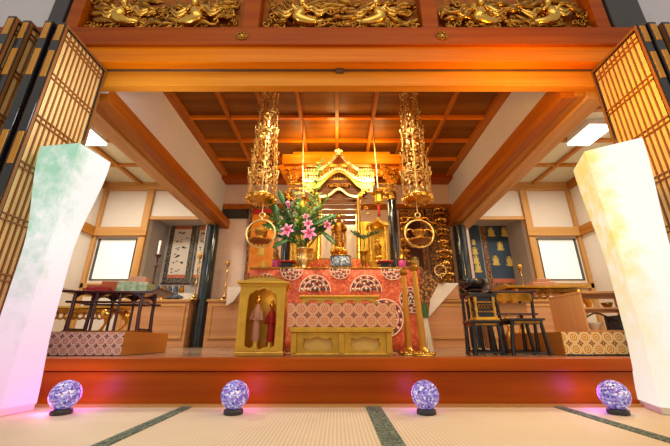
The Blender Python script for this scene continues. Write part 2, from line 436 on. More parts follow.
# lacquer end posts of the front
for i, (u0, u1) in enumerate(((53, 68), (607, 640))):
    x0, x1 = Xu(u0, 5, 1.86), Xu(u1, 5, 1.86)
    struct('trim_%d' % (12+i), MB().bx(x0, x1, 1.86, 2.0, 0, 3.3), M['charcoal'], bevel=.006)
struct('wall_hall_left', MB().bx(-4, Xu(53, 5, 1.9)-.001, 1.95, 2.02, 0, 3.3), M['plaster'])
struct('wall_hall_right', MB().bx(Xu(640, 5, 1.9)+.001, 4, 1.95, 2.02, 0, 3.3), M['plaster'])
struct('trim_14', MB().bx(-4, Xu(53, 5, 1.9), 1.9, 1.95, Zv(75, 1.9), Zv(27, 1.9)), M['beam_dark'])

# inner sanctuary: side beams and plaster above
XL, XR = -1.725, 1.725
ZC = 2.675
for s_, nm, b0, b1 in ((-1, 'left', 2.07, 1.95), (1, 'right', 2.11, 2.0)):
    struct('wall_'+nm, MB().prism([(2.02, b0), (4.649, b1), (4.649, ZC), (2.02, ZC)], s_*1.725, s_*1.825, lambda y, z, a: (a, y, z)), M['plaster'])
def side_beam(sx, n, F, B):
    """F, B: (inner x, bottom, top, widths of the three boards) at the front and at the back post"""
    def boards(P):
        xi, zb, zt, w = P; out = []; x = xi
        for k, ww in enumerate(w):
            out.append((x, x+ww, zb+(0, .02, -.005)[k], zt)); x += ww
        return out
    for k, (f, b) in enumerate(zip(boards(F), boards(B))):
        vs = [(sx*x, y, z) for (x0, x1, z0, z1), y in ((f, 2.021), (b, 4.72 if k == 0 else 4.649)) for x, z in ((x0, z0), (x1, z0), (x1, z1), (x0, z1))]
        m = MB().add(vs, [(0, 1, 2, 3), (7, 6, 5, 4), (0, 4, 5, 1), (1, 5, 6, 2), (2, 6, 7, 3), (3, 7, 4, 0)])
        struct('trim_%d' % (n+k), m, M[('side_red', 'side_gold', 'side_light')[k]], bevel=.003)
side_beam(-1, 15, (1.72, 2.0, 2.13, (.10, .09, .13)), (1.60, 1.865, 1.995, (.075, .075, .12)))
side_beam(1, 18, (1.69, 2.03, 2.2, (.10, .09, .15)), (1.60, 1.885, 2.09, (.08, .12, .17)))
struct('ceiling', MB().bx(XL-.1, XR+.1, 2.0, 4.65, ZC, ZC+.05), M['ceil_panel'])
bt = MB()
for y in (2.63, 3.08, 3.53, 3.98): bt.bx(XL, XR, y-.02, y+.02, ZC-.035, ZC-.0005)
struct('trim_21', bt, M['beam'])
bt = MB()
for x in (-1.2, -.8, -.4, 0, .4, .8, 1.2): bt.bx(x-.018, x+.018, 2.02, 4.4, ZC-.045, ZC-.0005)
bt.bx(XL, XL+.09, 2.02, 4.4, ZC-.05, ZC-.0005).bx(XR-.09, XR, 2.02, 4.4, ZC-.05, ZC-.0005)
struct('trim_22', bt, M['batten'])
# back wall of the sanctuary
YB = 4.65
struct('trim_23', MB().bx(XL, XR, 4.42, 4.62, ZC-.09, ZC-.0005), M['beam_dark'])
zp0, zp1 = Zv(210, YB), Zv(205, YB)
struct('wall_back', MB().bx(-1.95, 1.95, YB, YB+.08, 0, 2.7), M['pink_wall'])
struct('trim_24', MB().bx(XL, XR, YB-.04, YB, zp0, zp1), M['side_red'])
struct('trim_25', MB().bx(XL, -1.33, YB-.035, YB, Zv(219, YB), zp0).bx(1.2, XR, YB-.035, YB, Zv(222, YB), zp0), M['black'])  # dark openings under the beam, their shade put in as black strips

# side rooms
XS = 3.57; ZS = CAMH+2.29
for sx, nm in ((-1, 'left'), (1, 'right')):
    def q(a, b): return (min(sx*a, sx*b), max(sx*a, sx*b))
    a, b = q(XS, XS+.08); struct('wall_side_room_%s' % nm, MB().bx(a, b, 2.02, YB+.1, 0, 2.75), M['plaster_side'])
    # back wall with window opening and alcove opening
    wx0, wx1, wz0, wz1 = 2.93, 3.49, Zv(280, YB), Zv(239, YB)
    ax0, ax1, az = 1.95, 2.80, CAMH+1.726
    mb = MB()
    for x0, x1, z0, z1 in ((wx1, XS, 0, 2.75), (wx0, wx1, wz1, 2.75), (wx0, wx1, 0, wz0), (ax1, wx0, 0, 2.75), (ax0, ax1, az, 2.75)):
        a, b = q(x0, x1); mb.bx(a, b, YB, YB+.08, z0, z1)
    struct('wall_window_%s' % nm, mb, M['plaster_side'])
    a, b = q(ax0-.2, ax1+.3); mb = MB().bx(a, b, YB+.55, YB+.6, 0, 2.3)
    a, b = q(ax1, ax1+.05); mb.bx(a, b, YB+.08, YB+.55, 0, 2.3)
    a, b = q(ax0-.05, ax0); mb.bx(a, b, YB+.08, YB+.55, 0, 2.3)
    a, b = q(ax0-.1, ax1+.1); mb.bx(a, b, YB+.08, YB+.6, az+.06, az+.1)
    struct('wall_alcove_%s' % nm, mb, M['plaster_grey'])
    # trim: posts, nageshi rails, alcove head, cornice
    mb = MB(); a, b = q(ax1, ax1+.10); mb.bx(a, b, YB-.05, YB, DZ, 2.5)
    a, b = q(XS-.05, XS); mb.bx(a, b, YB-.05, YB, DZ, 2.5)
    struct('trim_%s_posts' % nm, mb, M['post_wood'], bevel=.004)
    mb = MB(); zn0, zn1 = Zv(237, YB), Zv(228.5, YB)
    a, b = q(ax1-.02, XS); mb.bx(a, b, YB-.08, YB-.05, zn0, zn1)
    a, b = q(ax0, ax1); mb.bx(a, b, YB-.03, YB+.02, az-.03, az+.02)
    a, b = q(ax0, XS); mb.bx(a, b, YB-.07, YB, Zv(191, YB), Zv(184, YB))
    a, b = q(wx0-.02, XS); mb.bx(a, b, YB-.05, YB, wz0-.12, wz0-.05)
    struct('trim_%s_rails' % nm, mb, M['rail_wood'], bevel=.003)
    mb = MB(); a, b = q(XS-.04, XS); mb.bx(a, b, 2.02, YB-.08, zn0, zn1).bx(a, b, 2.02, YB-.08, Zv(191, YB), Zv(184, YB))
    struct('trim_%s_side' % nm, mb, M['side_gold'])
    # window
    a, b = q(wx0, wx1); wn = MB().bx(a, b, YB+.02, YB+.035, wz0, wz1)
    o = struct('window_%s' % nm, wn, M['shoji'])
    f = MB(); t = .011
    f.bx(a, b, YB-.015, YB+.04, wz0, wz0+t).bx(a, b, YB-.015, YB+.04, wz1-t, wz1).bx(a, a+t, YB-.015, YB+.04, wz0, wz1).bx(b-t, b, YB-.015, YB+.04, wz0, wz1)
    f.build('window_frame', M['black'], o)
    # ceiling
    a, b = q(1.95, XS); struct('ceiling_%s' % nm, MB().bx(a, b, 2.02, YB, ZS, ZS+.04), M['side_ceil'])
    mb = MB()
    for x in (2.45, 3.02): mb.bx(sx*x-.025, sx*x+.025, 2.02, YB, ZS-.04, ZS)
    for y in (2.3, 2.85, 3.42, 4.02): mb.bx(a, b, y-.025, y+.025, ZS-.035, ZS)
    struct('trim_%s_ceiling' % nm, mb, M['side_gold'])
    t = thing('ceiling_light', 'lit white ceiling panel light in the %s side room' % nm, 'light', (sx*2.90, 3.24, ZS-.09))
    MB().bx(-.13, .13, -.19, .19, 0, .03).build('diffuser', M['lamp_on'], t, bevel=.005)
    MB().bx(-.14, .14, -.20, .20, .03, .088).build('housing', M['plaster_side'], t)
    # round lacquer posts at the back corners
    cx = sx*(1.78 if sx < 0 else 1.755)
    struct('trim_%s_round_post' % nm, MB().lathe([(.088, DZ), (.088, 1.855)], (cx, 4.5, 0), 28), M['teal_black'])

# alcove scroll-side cabinets (a low run of built-in cupboards)
ZK = Zv(302, YB)
def cabinet(x0, x1, label):
    t = thing('low_cabinet', label, 'cabinet', (0, 0, 0))
    MB().bx(x0, x1, YB-.3, YB-.02, DZ, ZK-.03).build('body', M['cabinet'], t)
    MB().bx(x0-.015, x1+.015, YB-.32, YB-.01, ZK-.03, ZK).build('worktop', M['rail_wood'], t, bevel=.004)
    z0, z1 = DZ+.1, ZK-.06; y = YB-.302
    m_ = MB(); k = .03
    for a, b, c, d in ((x0+.04, x1-.04, z0, z0+k), (x0+.04, x1-.04, z1-k, z1), (x0+.04, x0+.04+k, z0+k, z1-k), (x1-.04-k, x1-.04, z0+k, z1-k)):
        m_.bx(a, b, y-.012, y, c, d)
    m_.build('door_frame', M['rail_wood'], t, bevel=.003)
    MB().bx(x0+.04+k, x1-.04-k, y-.005, y+.001, z0+k, z1-k).build('door_panel', M['cabinet'], t)
    return t
cabinet(-2.80, -1.9, 'pinkish wood panelled cabinet under the calligraphy scrolls in left alcove')
cabinet(-1.66, -1.0, 'pinkish wood panelled cabinet just right of the left black post')
cabinet(1.0, 1.66, 'pinkish wood panelled cabinet below the white cloth, right of the altar')
cabinet(1.9, 2.80, 'pinkish wood panelled cabinet under the blue scroll in the right alcove')

# ================================================================== FRONT OPENING: carvings, doors
zrb = Zv(28, YR+.03)
def carved_panel(u0, u1, seed, label):
    rnd = random.Random(seed)
    x0, x1 = Xu(u0, 12, YR+.03), Xu(u1, 12, YR+.03); zb = zrb+.004; Hh = .36
    W = x1-x0
    t = thing('carved_transom_panel', label, 'carving', ((x0+x1)/2, YR+.05, zb), 0, 'gilt openwork carvings over the opening')
    a = MB()      # clouds and waves
    for k in range(int(W*70)):                      # scrolling clouds along the bottom and through the field
        cx = -W/2+.03+(W-.06)*(k+.5)/int(W*70)+rnd.uniform(-.01, .01); cz = rnd.choice((.03, .045, .06, .09, .13, .17, .21, .25, .3))+rnd.uniform(-.01, .01); R = rnd.uniform(.02, .042)
        ph = rnd.uniform(0, 6); sg = rnd.choice((-1, 1)); pts = []
        for i in range(13):
            q = i/12; r = R*(1-q*.8)
            pts.append((cx+r*math.cos(ph+sg*q*7), rnd.uniform(-.004, .004)-.012*q, max(.006, cz+r*math.sin(ph+sg*q*7))))
        a.tube(pts, [R*.34*(1-.35*i/12) for i in range(13)], 6)
    for k in range(int(W*36)):                       # long flowing ribbons
        cx = rnd.uniform(-W/2+.08, W/2-.08); cz = rnd.uniform(.04, .30); L = rnd.uniform(.12, .24); sg = rnd.choice((-1, 1)); am = rnd.uniform(.015, .035)
        p = [(max(-W/2+.01, min(W/2-.01, cx+L*(q-.5))), rnd.uniform(-.02, .02), cz+sg*am*math.sin(q*5)+sg*L*.45*(q-.5)) for q in (0, .25, .5, .75, 1)]
        c = bez(p, 5); a.tube(c, [.006+.019*math.sin(PI*i/(len(c)-1)) for i in range(len(c))], 6)
    for k in range(int(W*40)):                      # grape-like clusters
        a.ball((rnd.uniform(-W/2+.02, W/2-.02), rnd.uniform(-.01, .02), rnd.uniform(.012, .09)), rnd.uniform(.006, .011), 7, 5)
    a.build('cloud_scrollwork', M['gold_dark'], t)
    for k in range(2):                              # the two flying figures of every bay
        cx = -W*.24+k*W*.46+rnd.uniform(-.02, .02); sg = 1 if k else -1; f = MB(); cz = .11
        c = bez([(cx, -.03, cz+.085), (cx+.012*sg, -.035, cz+.03), (cx+.03*sg, -.03, cz-.02), (cx-.06*sg, -.02, cz-.05), (cx-.15*sg, -.01, cz-.03)], 6)
        f.tube(c, [.022+.022*math.sin(PI*min(1, i/(len(c)-1)*1.1)) if i < len(c)-3 else .012 for i in range(len(c))], 10)
        f.ball((cx, -.045, cz+.125), (.026, .026, .032)); f.ball((cx, -.035, cz+.162), (.015, .015, .015)); f.tube([(cx, -.035, cz+.08), (cx, -.038, cz+.105)], .009, 7)
        for s2 in (-1, 1):
            f.tube(bez([(cx+.018*s2, -.035, cz+.08), (cx+.05*s2, -.045, cz+.05), (cx+.045*s2+.03*sg, -.06, cz+.075)], 4), [.014]*9, 7)
        for j in range(4):                          # scarves
            s2 = -1 if j % 2 else 1; h = .02*j
            c = bez([(cx, -.02, cz+.05), (cx+.07*s2, -.01, cz+.12-h), (cx+.13*s2, -.02, cz+.06-h), (cx+.2*s2, -.015, cz+.11-h*.6)], 6)
            c = [Vector((max(-W/2+.01, min(W/2-.01, p.x)), p.y, p.z)) for p in c]
            f.tube(c, [.004+.014*math.sin(PI*i/(len(c)-1)) for i in range(len(c))], 6)
        f.build('flying_figure', M['gold'], t)
    return t
carved_panel(84, 240, 3, 'gilt openwork carving of flying figures and clouds, left bay above the lintel')
carved_panel(262, 419, 4, 'gilt openwork carving of flying figures and clouds, middle bay above the lintel')
carved_panel(439, 592, 5, 'gilt openwork carving of flying figures and clouds, right bay above the lintel')
for u, s_ in ((242, 'left'), (442, 'right')):
    p = at(u, 36, 1.848); t = thing('nail_cover', 'gilt openwork flower nail cover on the %s part of the brown lintel' % s_, 'ornament', (p.x, 1.849, p.z))
    a = MB()
    for k in range(8):
        q = k*PI/4; a.torus((.030*math.cos(q), -.004, .022*math.sin(q)), .014, .0038, 'y', 12, 5)
    a.build('petals', M['gold_dark'], t)
    MB().ball((0, -.006, 0), (.011, .008, .011)).build('centre_boss', M['gold'], t)

def folding_door(name, label, x, sx, y0, y1, face):
    """one leaf standing at constant x; its decorated edge looks at the camera; sx is the side its face looks to"""
    t = thing(name, label, 'folding door', (x, (y0+y1)/2, 0), 0, None)
    L = (y1-y0)/2; T = .05; ztop = 2.21; zb = .02; fw = .032
    f = MB(); a, b = (-T, 0) if sx > 0 else (0, T)
    f.bx(a, b, -L, -L+fw, zb, ztop).bx(a, b, L-fw, L, zb, ztop).bx(a, b, -L+fw, L-fw, ztop-fw, ztop).bx(a, b, -L+fw, L-fw, zb, zb+.05)
    f.build('frame', M['black'], t, bevel=.002)
    if face:
        s = MB(); e = .004*sx
        x0, x1 = sorted((0, e)); 
        s.bx(x0, x1, -L+.006, -L+.022, zb, ztop-.004).bx(x0, x1, L-.022, L-.006, zb, ztop-.004).bx(x0, x1, -L+.022, L-.022, ztop-.022, ztop-.004)
        s.build('face_border', M['rattan_line'], t)
        x0, x1 = sorted((-.022*sx, -.010*sx))
        MB().bx(x0, x1, -L+fw, L-fw, zb+.05, ztop-fw).build('straw_panel', M['rattan'], t)
        g = MB(); n = 10; x0, x1 = sorted((-.010*sx, -.001*sx))
        for k in range(1, n):
            y = -L+fw+(2*L-2*fw)*k/n; g.bx(x0, x1, y-.0035, y+.0035, zb+.05, ztop-fw)
        g.build('lattice_bars', M['rattan_line'], t)
        g = MB(); z = ztop-.075; x0, x1 = sorted((-.010*sx, .001*sx))
        while z > .1:
            for dz in (0, .032): g.bx(x0, x1, -L+fw, L-fw, z-.004-dz, z+.003-dz)
            z -= .30
        g.build('cross_bars', M['rattan_line'], t)
    k = MB(); xa, xb = (a-.001, b+.001)
    for z0, z1 in ((2.06, 2.19), (1.78, 1.98), (1.2, 1.4), (.6, .8)):
        k.bx(a+.010, b-.006, -L-.003, -L+.001, z0, z1)
    k.build('gilt_edge_plates', M['staff'], t, bevel=.0015)
    return t
folding_door('folding_door', 'open folding door leaf with cream slatted panel, behind the left lantern', -1.715, 1, 1.545, 1.945, True)
folding_door('folding_door', 'second folded door leaf from the opening on the left, seen edge-on', -1.785, 1, 1.53, 1.93, False)
folding_door('folding_door', 'third folded door leaf from the opening on the left, seen edge-on', -1.925, 1, 1.53, 1.93, True)
folding_door('folding_door', 'outermost folded door leaf at the left edge of the photo', -1.99, 1, 1.50, 1.92, True)
folding_door('folding_door', 'open folding door leaf with amber slatted panel, behind the right lantern', 1.905, -1, 1.553, 1.965, True)
folding_door('folding_door', 'second folded door leaf from the opening on the right, seen edge-on', 1.962, -1, 1.54, 1.95, False)
folding_door('folding_door', 'third folded door leaf from the opening on the right, seen edge-on', 2.05, -1, 1.54, 1.95, True)
folding_door('folding_door', 'outermost folded door leaf at the right edge of the photo', 2.12, -1, 1.52, 1.94, True)

# ================================================================== paper lanterns and glass balls
def lantern(label, corners, mat, scales):
    cx = sum(c[0] for c in corners)/4; cy = sum(c[1] for c in corners)/4
    t = thing('paper_floor_lantern', label, 'lantern', (cx, cy, 0))
    m = MB(); Z = 1.35; n = 28; vs = []
    def sc(q):   # interpolate scale by height
        for (a, sa), (b, sb) in zip(scales, scales[1:]):
            if q <= b: 
                k = (q-a)/(b-a); k = k*k*(3-2*k); return sa+(sb-sa)*k
        return scales[-1][1]
    for i in range(n+1):
        z = .03+(Z-.03)*i/n; s_ = sc(z/Z)
        for c in corners: vs.append(((c[0]-cx)*s_, (c[1]-cy)*s_, z))
    fs = [(i*4+k, i*4+(k+1) % 4, i*4+4+(k+1) % 4, i*4+4+k) for i in range(n) for k in range(4)]
    m.add(vs, fs); m.add([vs[-4+k] for k in range(4)], [(0, 1, 2, 3)])
    m.build('paper_shade', mat, t)
    b = MB(); s_ = sc(0)
    b.prism([((c[0]-cx)*s_*.96, (c[1]-cy)*s_*.96) for c in corners], .002, .03, lambda x, y, a: (x, y, a))
    b.build('base', M['white_cloth'], t)
    return t
M['paper_left'] = lantern_paper('washi_green_and_pink', .35, (.30, .66, .44, 1), (-.2, -.98, 0), (.97, .52, .80, 1), 5)
M['paper_right'] = lantern_paper('washi_yellow', -.1, (.96, .70, .16, 1), (-.93, .37, 0), (1, .93, .80, 1), 5.5)
lantern('tall waisted paper floor lantern glowing white with green and pink, on the left', [(-1.68, 1.618), (-1.433, 1.583), (-1.40, 1.80), (-1.647, 1.835)], M['paper_left'], [(0, .74), (.3, .62), (.55, .61), (1, 1)])
lantern('tall paper floor lantern glowing white with a yellow mottled side, on the right', [(1.44, 1.67), (1.654, 1.53), (1.744, 1.755), (1.53, 1.90)], M['paper_right'], [(0, .94), (.25, .8), (.5, .78), (1, 1)])
for x, c in ((-1.2, (1, .25, .8)), (1.3, (1, .6, .15))):
    pass
for x, lb in ((-1.245, 'leftmost, beside the green and pink lantern'), (-.468, 'second from the left, below the gilt cabinet'), (.404, 'third from the left, below the two gold staffs'), (1.27, 'rightmost, beside the yellow lantern')):
    t = thing('crackle_glass_lamp', 'glowing violet crackle glass ball lamp, '+lb, 'lamp', (x, 1.69, .0005), random.uniform(0, 3), 'violet glass ball lamps')
    g = MB().ball((0, 0, .078), .062, 28, 18).build('glass_ball', M['crackle'], t)
    MB().lathe([(.040, 0), (.044, .004), (.042, .018), (.032, .024)], (0, 0, 0), 24).build('base', M['charcoal'], t)
for x, c, e in ((-1.215, (.6, .15, 1), .9), (-.438, (.85, .12, .7), .8), (.374, (.6, .15, 1), .7), (1.235, (.45, .1, 1), 1.2)):
    light('violet_lamp_glow', 'POINT', (x, 1.78, .085), e*.4, c, .045).data.specular_factor = 0
light('left_lantern_glow', 'POINT', (-1.32, 1.70, .05), .5, (1, .1, .6), .03).data.specular_factor = 0
light('left_lantern_glow', 'POINT', (-1.22, 1.5, .7), 1.2, (1, .9, .85), .15)
light('right_lantern_glow', 'POINT', (1.25, 1.5, .9), 4, (1, .62, .15), .15)
light('right_lantern_glow', 'POINT', (1.30, 1.55, 1.75), 24, (1, .46, .03), .1)
light('left_lantern_glow', 'POINT', (-1.28, 1.6, 1.72), 8, (.86, .92, 1), .12)

# ================================================================== brocade boxes, desks, stools
def brocade_box(name, label, x0, x1, y0, y1, z1, mat_front, mat_body):
    t = thing(name, label, 'platform', ((x0+x1)/2, (y0+y1)/2, DZ)); w_, d_ = (x1-x0)/2, (y1-y0)/2; h = z1-DZ
    MB().bx(-w_, w_, -d_, d_, 0, h).build('body', mat_body, t, bevel=.003)
    MB().bx(-w_+.002, w_-.002, -d_-.004, -d_-.0003, .002, h-.002).build('brocade_front', mat_front, t)
    return t
ZBX = .364
brocade_box('step_box', 'long orange box with rose circle-patterned front, at the left under the sutra desk', -2.3, -1.315, 2.16, 2.72, ZBX, M['brocade_rose'], M['orange_board'])
brocade_box('step_box', 'long orange box with gold circle-patterned front, at the right under the wooden shelf', 1.39, 2.3, 2.16, 2.76, ZBX, M['brocade_gold'], M['orange_board'])

# left sutra desk
t = thing('sutra_desk', 'dark maroon lacquered sutra desk with upturned ends, on the left box', 'desk', (-1.585, 2.42, ZBX+.0005), .09)
h = .268; w2 = .31
top = MB(); tp = [(-w2-.025, h+.028), (-w2-.012, h+.02), (-w2+.02, h+.004)]+[(x, h) for x in (-.2, 0, .2)]+[(w2-.02, h+.004), (w2+.012, h+.02), (w2+.025, h+.028)]
top.band(tp, [(x, z-.016) for x, z in tp], -.14, .14); top.build('desk_top', M['maroon'], t, bevel=.002)
rails = MB()
for y in (-.10, .10):
    rails.bx(-.27, .27, y-.008, y+.008, .188, .203)
for x in (-.22, .22): rails.bx(x-.007, x+.007, -.10, .10, .188, .203).bx(x-.007, x+.007, -.1, .1, .012, .026)
rails.build('rails', M['maroon'], t, bevel=.002)
br = MB()
for y in (-.10, .10):
    for k in range(3):
        cx = -.147+.147*k; e = [(cx-.07+.14*i/10, .203+.045*math.sin(PI*i/10)**.5) for i in range(11)]
        br.band([(x, h-.016) for x, z in e], e, y-.004, y+.004)
br.build('apron', M['maroon'], t)
for x in (-.22, .22):
    for y in (-.10, .10): MB().tube([(x*1.03, y, 0), (x, y, .13), (x, y, h-.015)], [.014, .012, .012], 10).build('leg', M['maroon'], t)
for x in (-.075, .075):
    for y in (-.1, .1): MB().tube([(x, y, 0), (x, y, h-.015)], .009, 8).build('leg', M['maroon'], t)
MB().bx(-.24, .24, -.115, .115, .001, .010).build('base_frame', M['gold_dark'], t)
def desk_item(name, label, cat, dx, dy, dz, dims, mat, rz=0, bev=.004):
    c = Matrix.Rotation(.09, 3, 'Z') @ Vector((dx, dy, 0))
    o = MB().box((0, 0, dims[2]/2), dims).build(name, mat, None, (-1.585+c.x, 2.42+c.y, ZBX+.001+h+dz), bev)
    o.rotation_euler = (0, 0, rz+.09); return tag(o, label, cat)
desk_item('book', 'red cloth-bound book lying on the left sutra desk', 'book', -.13, .0, .0005, (.14, .10, .034), M['red_box'], .15)
desk_item('book', 'thin dark red book on top of the red book, left desk', 'book', -.14, .0, .0355, (.12, .08, .020), M['orange_box'], -.1)
desk_item('sutra_box', 'terracotta cloth box behind the red books on the left desk', 'box', -.06, .09, .0005, (.20, .07, .095), M['orange_box'], 0)
desk_item('sutra_box', 'pale green brocade box on the right half of the left desk', 'box', .13, -.02, .0005, (.20, .15, .070), M['green_cloth'], .05)
desk_item('paper_stack', 'rose coloured paper stack lying on the pale green brocade box', 'paper', .13, .0, .0715, (.12, .10, .045), M['rose_box'], .1)

# gilt low stands behind the desks
def gilt_desk(x, y, z, w_, d_, h_, label, rz=0):
    t = thing('gilt_desk', label, 'desk', (x, y, z), rz)
    tp = [(-w_-.02, h_+.02), (-w_, h_+.006), (0, h_), (w_, h_+.006), (w_+.02, h_+.02)]
    MB().band(tp, [(a, b-.018) for a, b in tp], -d_, d_).build('desk_top', M['gold_paint'], t, bevel=.002)
    MB().bx(-w_*.9, w_*.9, -d_*.9, d_*.9, h_-.05, h_-.022).build('apron', M['gold_dark'], t)
    for sx in (-1, 1):
        for sy in (-1, 1):
            c = bez([(sx*w_*.8, sy*d_*.8, h_-.03), (sx*w_*.98, sy*d_*.9, h_*.7), (sx*w_*.75, sy*d_*.75, h_*.35), (sx*w_*.92, sy*d_*.85, .014)], 6)
            MB().tube(c, [.028+.018*math.sin(i*.55) for i in range(len(c))], 8).build('leg', M['gold'], t)
    r = MB().bx(-w_*.95, w_*.95, -d_*.95, -d_*.8, 0, .02).bx(-w_*.95, w_*.95, d_*.8, d_*.95, 0, .02)
    for k in range(8):
        r.torus((-w_*.7+w_*1.4*k/7, -d_*.8, h_-.075), .028, .009, 'y', 12, 5)
    r.build('scroll_carving', M['gold_dark'], t)
    return t
gilt_desk(-2.22, 3.05, DZ, .28, .16, .36, 'gilt carved low desk seen through the legs of the left sutra desk')
gilt_desk(1.80, 2.98, DZ, .33, .14, .525, 'gilt carved desk with curled ends behind the wooden shelf box')
o = MB().box((0, 0, .022), (.20, .12, .044)).box((.01, 0, .06), (.12, .09, .032)).build('folded_cloth', M['rose_box'], None, (1.83, 2.98, DZ+.5315), .008); tag(o, 'folded pinkish cloth bundle on top of the right gilt desk', 'cloth')

# wooden open box on the right platform
t = thing('shelf_box', 'open light wood shelf box standing on the right brocade platform', 'shelf', (1.85, 2.43, ZBX+.0005))
x0, x1, y0, y1, hh = -.215, .3, -.17, .17, .262
MB().bx(x0, x0+.014, y0, y1, 0, hh-.014).build('side_panel', M['oak'], t, bevel=.001)
MB().bx(x1-.014, x1, y0, y1, 0, hh-.014).build('side_panel', M['oak'], t, bevel=.001)
MB().bx(x0-.004, x1+.004, y0-.004, y1+.004, hh-.014, hh).build('top', M['oak'], t, bevel=.001)
MB().bx(x0+.014, x1-.014, y0+.01, y1, 0, .012).build('bottom', M['oak'], t)
MB().bx(x0+.014, x1-.014, y0+.005, y1, .145, .157).build('shelf', M['oak'], t)
def dish(c, r, hgt, name, mat, label, cat, n=20):
    o = MB().lathe([(r*.45, 0), (r*.5, hgt*.15), (r*.9, hgt*.7), (r, hgt), (r*.93, hgt), (r*.8, hgt*.7), (r*.3, hgt*.25)], (0, 0, 0), n).build(name, mat, None, c)
    return tag(o, label, cat)
dish((1.76, 2.36, ZBX+.013), .05, .05, 'bowl', M['white_cloth'], 'white bowl at the bottom of the open wood shelf box', 'bowl')
dish((1.9, 2.38, ZBX+.158), .035, .04, 'gilt_cup', M['gold'], 'small gilt cup on the upper shelf of the wood box', 'cup')
o = MB().box((0, 0, .05), (.11, .16, .1)).build('storage_box', M['blue_grey_cloth'], None, (2.0, 2.42, ZBX+.013), .004); tag(o, 'blue grey box inside the open wood shelf box', 'box')
c = bez([(1.62+.05, 2.31, ZBX+.09), (1.74, 2.285, ZBX+.12), (1.85, 2.28, ZBX+.07), (1.98, 2.285, ZBX+.02)], 8)
tag(MB().tube(c, .005, 6).build('cable', M['black']), 'black cable looped inside the open wood shelf box', 'cable')
c = bez([(1.36, 2.10, DZ+.006), (1.5, 2.07, DZ+.006), (1.62, 2.09, DZ+.006), (1.8, 2.06, DZ+.006)], 8)
tag(MB().tube(c, .006, 6).build('cable', M['black']), 'black cable lying in front of the right brocade platform', 'cable')

# black lacquer stools right
def stool(x, y, w_, d_, h_, label, rz=0, top=M['black'], splay=.01, name='lacquer_stool', rail=.12):
    t = thing(name, label, 'stool', (x, y, DZ+.0005), rz)
    MB().bx(-w_, w_, -d_, d_, h_-.014, h_).build('top', top, t, bevel=.003)
    MB().bx(-w_*.88, w_*.88, -d_*.88, d_*.88, h_-.035, h_-.0142).build('apron', M['black'], t)
    for sx in (-1, 1):
        for sy in (-1, 1): MB().tube([(sx*(w_*.82+splay), sy*d_*.82, 0), (sx*w_*.8, sy*d_*.8, h_-.016)], [.014, .012], 4).build('leg', M['black'], t)
    r = MB()
    for sy in (-1, 1): r.bx(-w_*.8, w_*.8, sy*d_*.82-.005, sy*d_*.82+.005, .012, .022)
    for sx in (-1, 1): r.bx(sx*(w_*.82+splay*.9)-.005, sx*(w_*.82+splay*.9)+.005, -d_*.8, d_*.8, .012, .022)
    r.build('stretcher', M['black'], t)
    MB().bx(-w_*.7, w_*.7, -d_*.88-.004, -d_*.88-.0005, h_-.030, h_-.018).build('gilt_inlay_strip', M['gold_dark'], t)
    return t
stool(.93, 2.22, .095, .075, .205, 'black lacquer stool carrying the gilt pedestal, nearest the altar')
t = thing('gong_pedestal', 'ornate black and gilt pedestal on the stool nearest the altar', 'stand', (.95, 2.22, DZ+.2065))
MB().bx(-.075, .075, -.06, .06, 0, .012).bx(-.068, .068, -.052, .052, .012, .02).build('base', M['gold_paint'], t, bevel=.002)
MB().bx(-.08, .08, -.062, .062, .145, .165).build('top', M['black'], t, bevel=.004)
MB().bx(-.05, .05, -.035, .035, .02, .145).build('core', M['black'], t)
for sx in (-1, 1):
    for sy in (-1, 1): MB().lathe([(.010, .02), (.006, .045), (.012, .07), (.006, .095), (.011, .12), (.012, .145)], (sx*.058, sy*.044, 0), 10).build('baluster', M['gold'], t)
a = MB()
for k in range(4): a.torus((-.03+.02*k, -.04, .085), .011, .003, 'y', 12, 5)
a.bx(-.045, .045, -.042, -.036, .05, .058).bx(-.045, .045, -.042, -.036, .11, .118); a.build('gilt_carving', M['gold_dark'], t)
t = thing('bowl_gong', 'large dark bowl gong on a cushion, on the tall black stand right of the altar', 'bowl', (1.035, 2.52, DZ+.419))
MB().lathe([(.03, .02), (.075, .03), (.105, .06), (.108, .095), (.104, .097), (.10, .07), (.07, .04), (.01, .035)], (0, 0, 0), 28).build('bowl', M['black'], t)
MB().ball((0, 0, .019), (.066, .066, .018), 20, 8).build('cushion', M['maroon'], t)
stool(1.02, 2.52, .068, .085, .417, 'tall slim black stand beneath the dark bowl gong', splay=.0)
stool(1.165, 2.2, .11, .1, .215, 'black splay-legged lacquer stool in front of the maroon ritual table', splay=.02)
t = stool(1.27, 2.5, .165, .10, .425, 'maroon topped ritual table with gilt fittings, right of the bowl gong', top=M['maroon'], splay=-.03, name='ritual_table')
MB().bx(-.13, .13, -.089, -.084, .35, .40).build('gilt_apron_plate', M['gold_dark'], t)
MB().bx(-.15, .15, -.09, .09, .255, .268).build('shelf', M['maroon'], t, bevel=.002)
MB().bx(-.1, .1, -.05, .05, .27, .34).build('drawer_box', M['cabinet'], t, bevel=.002)

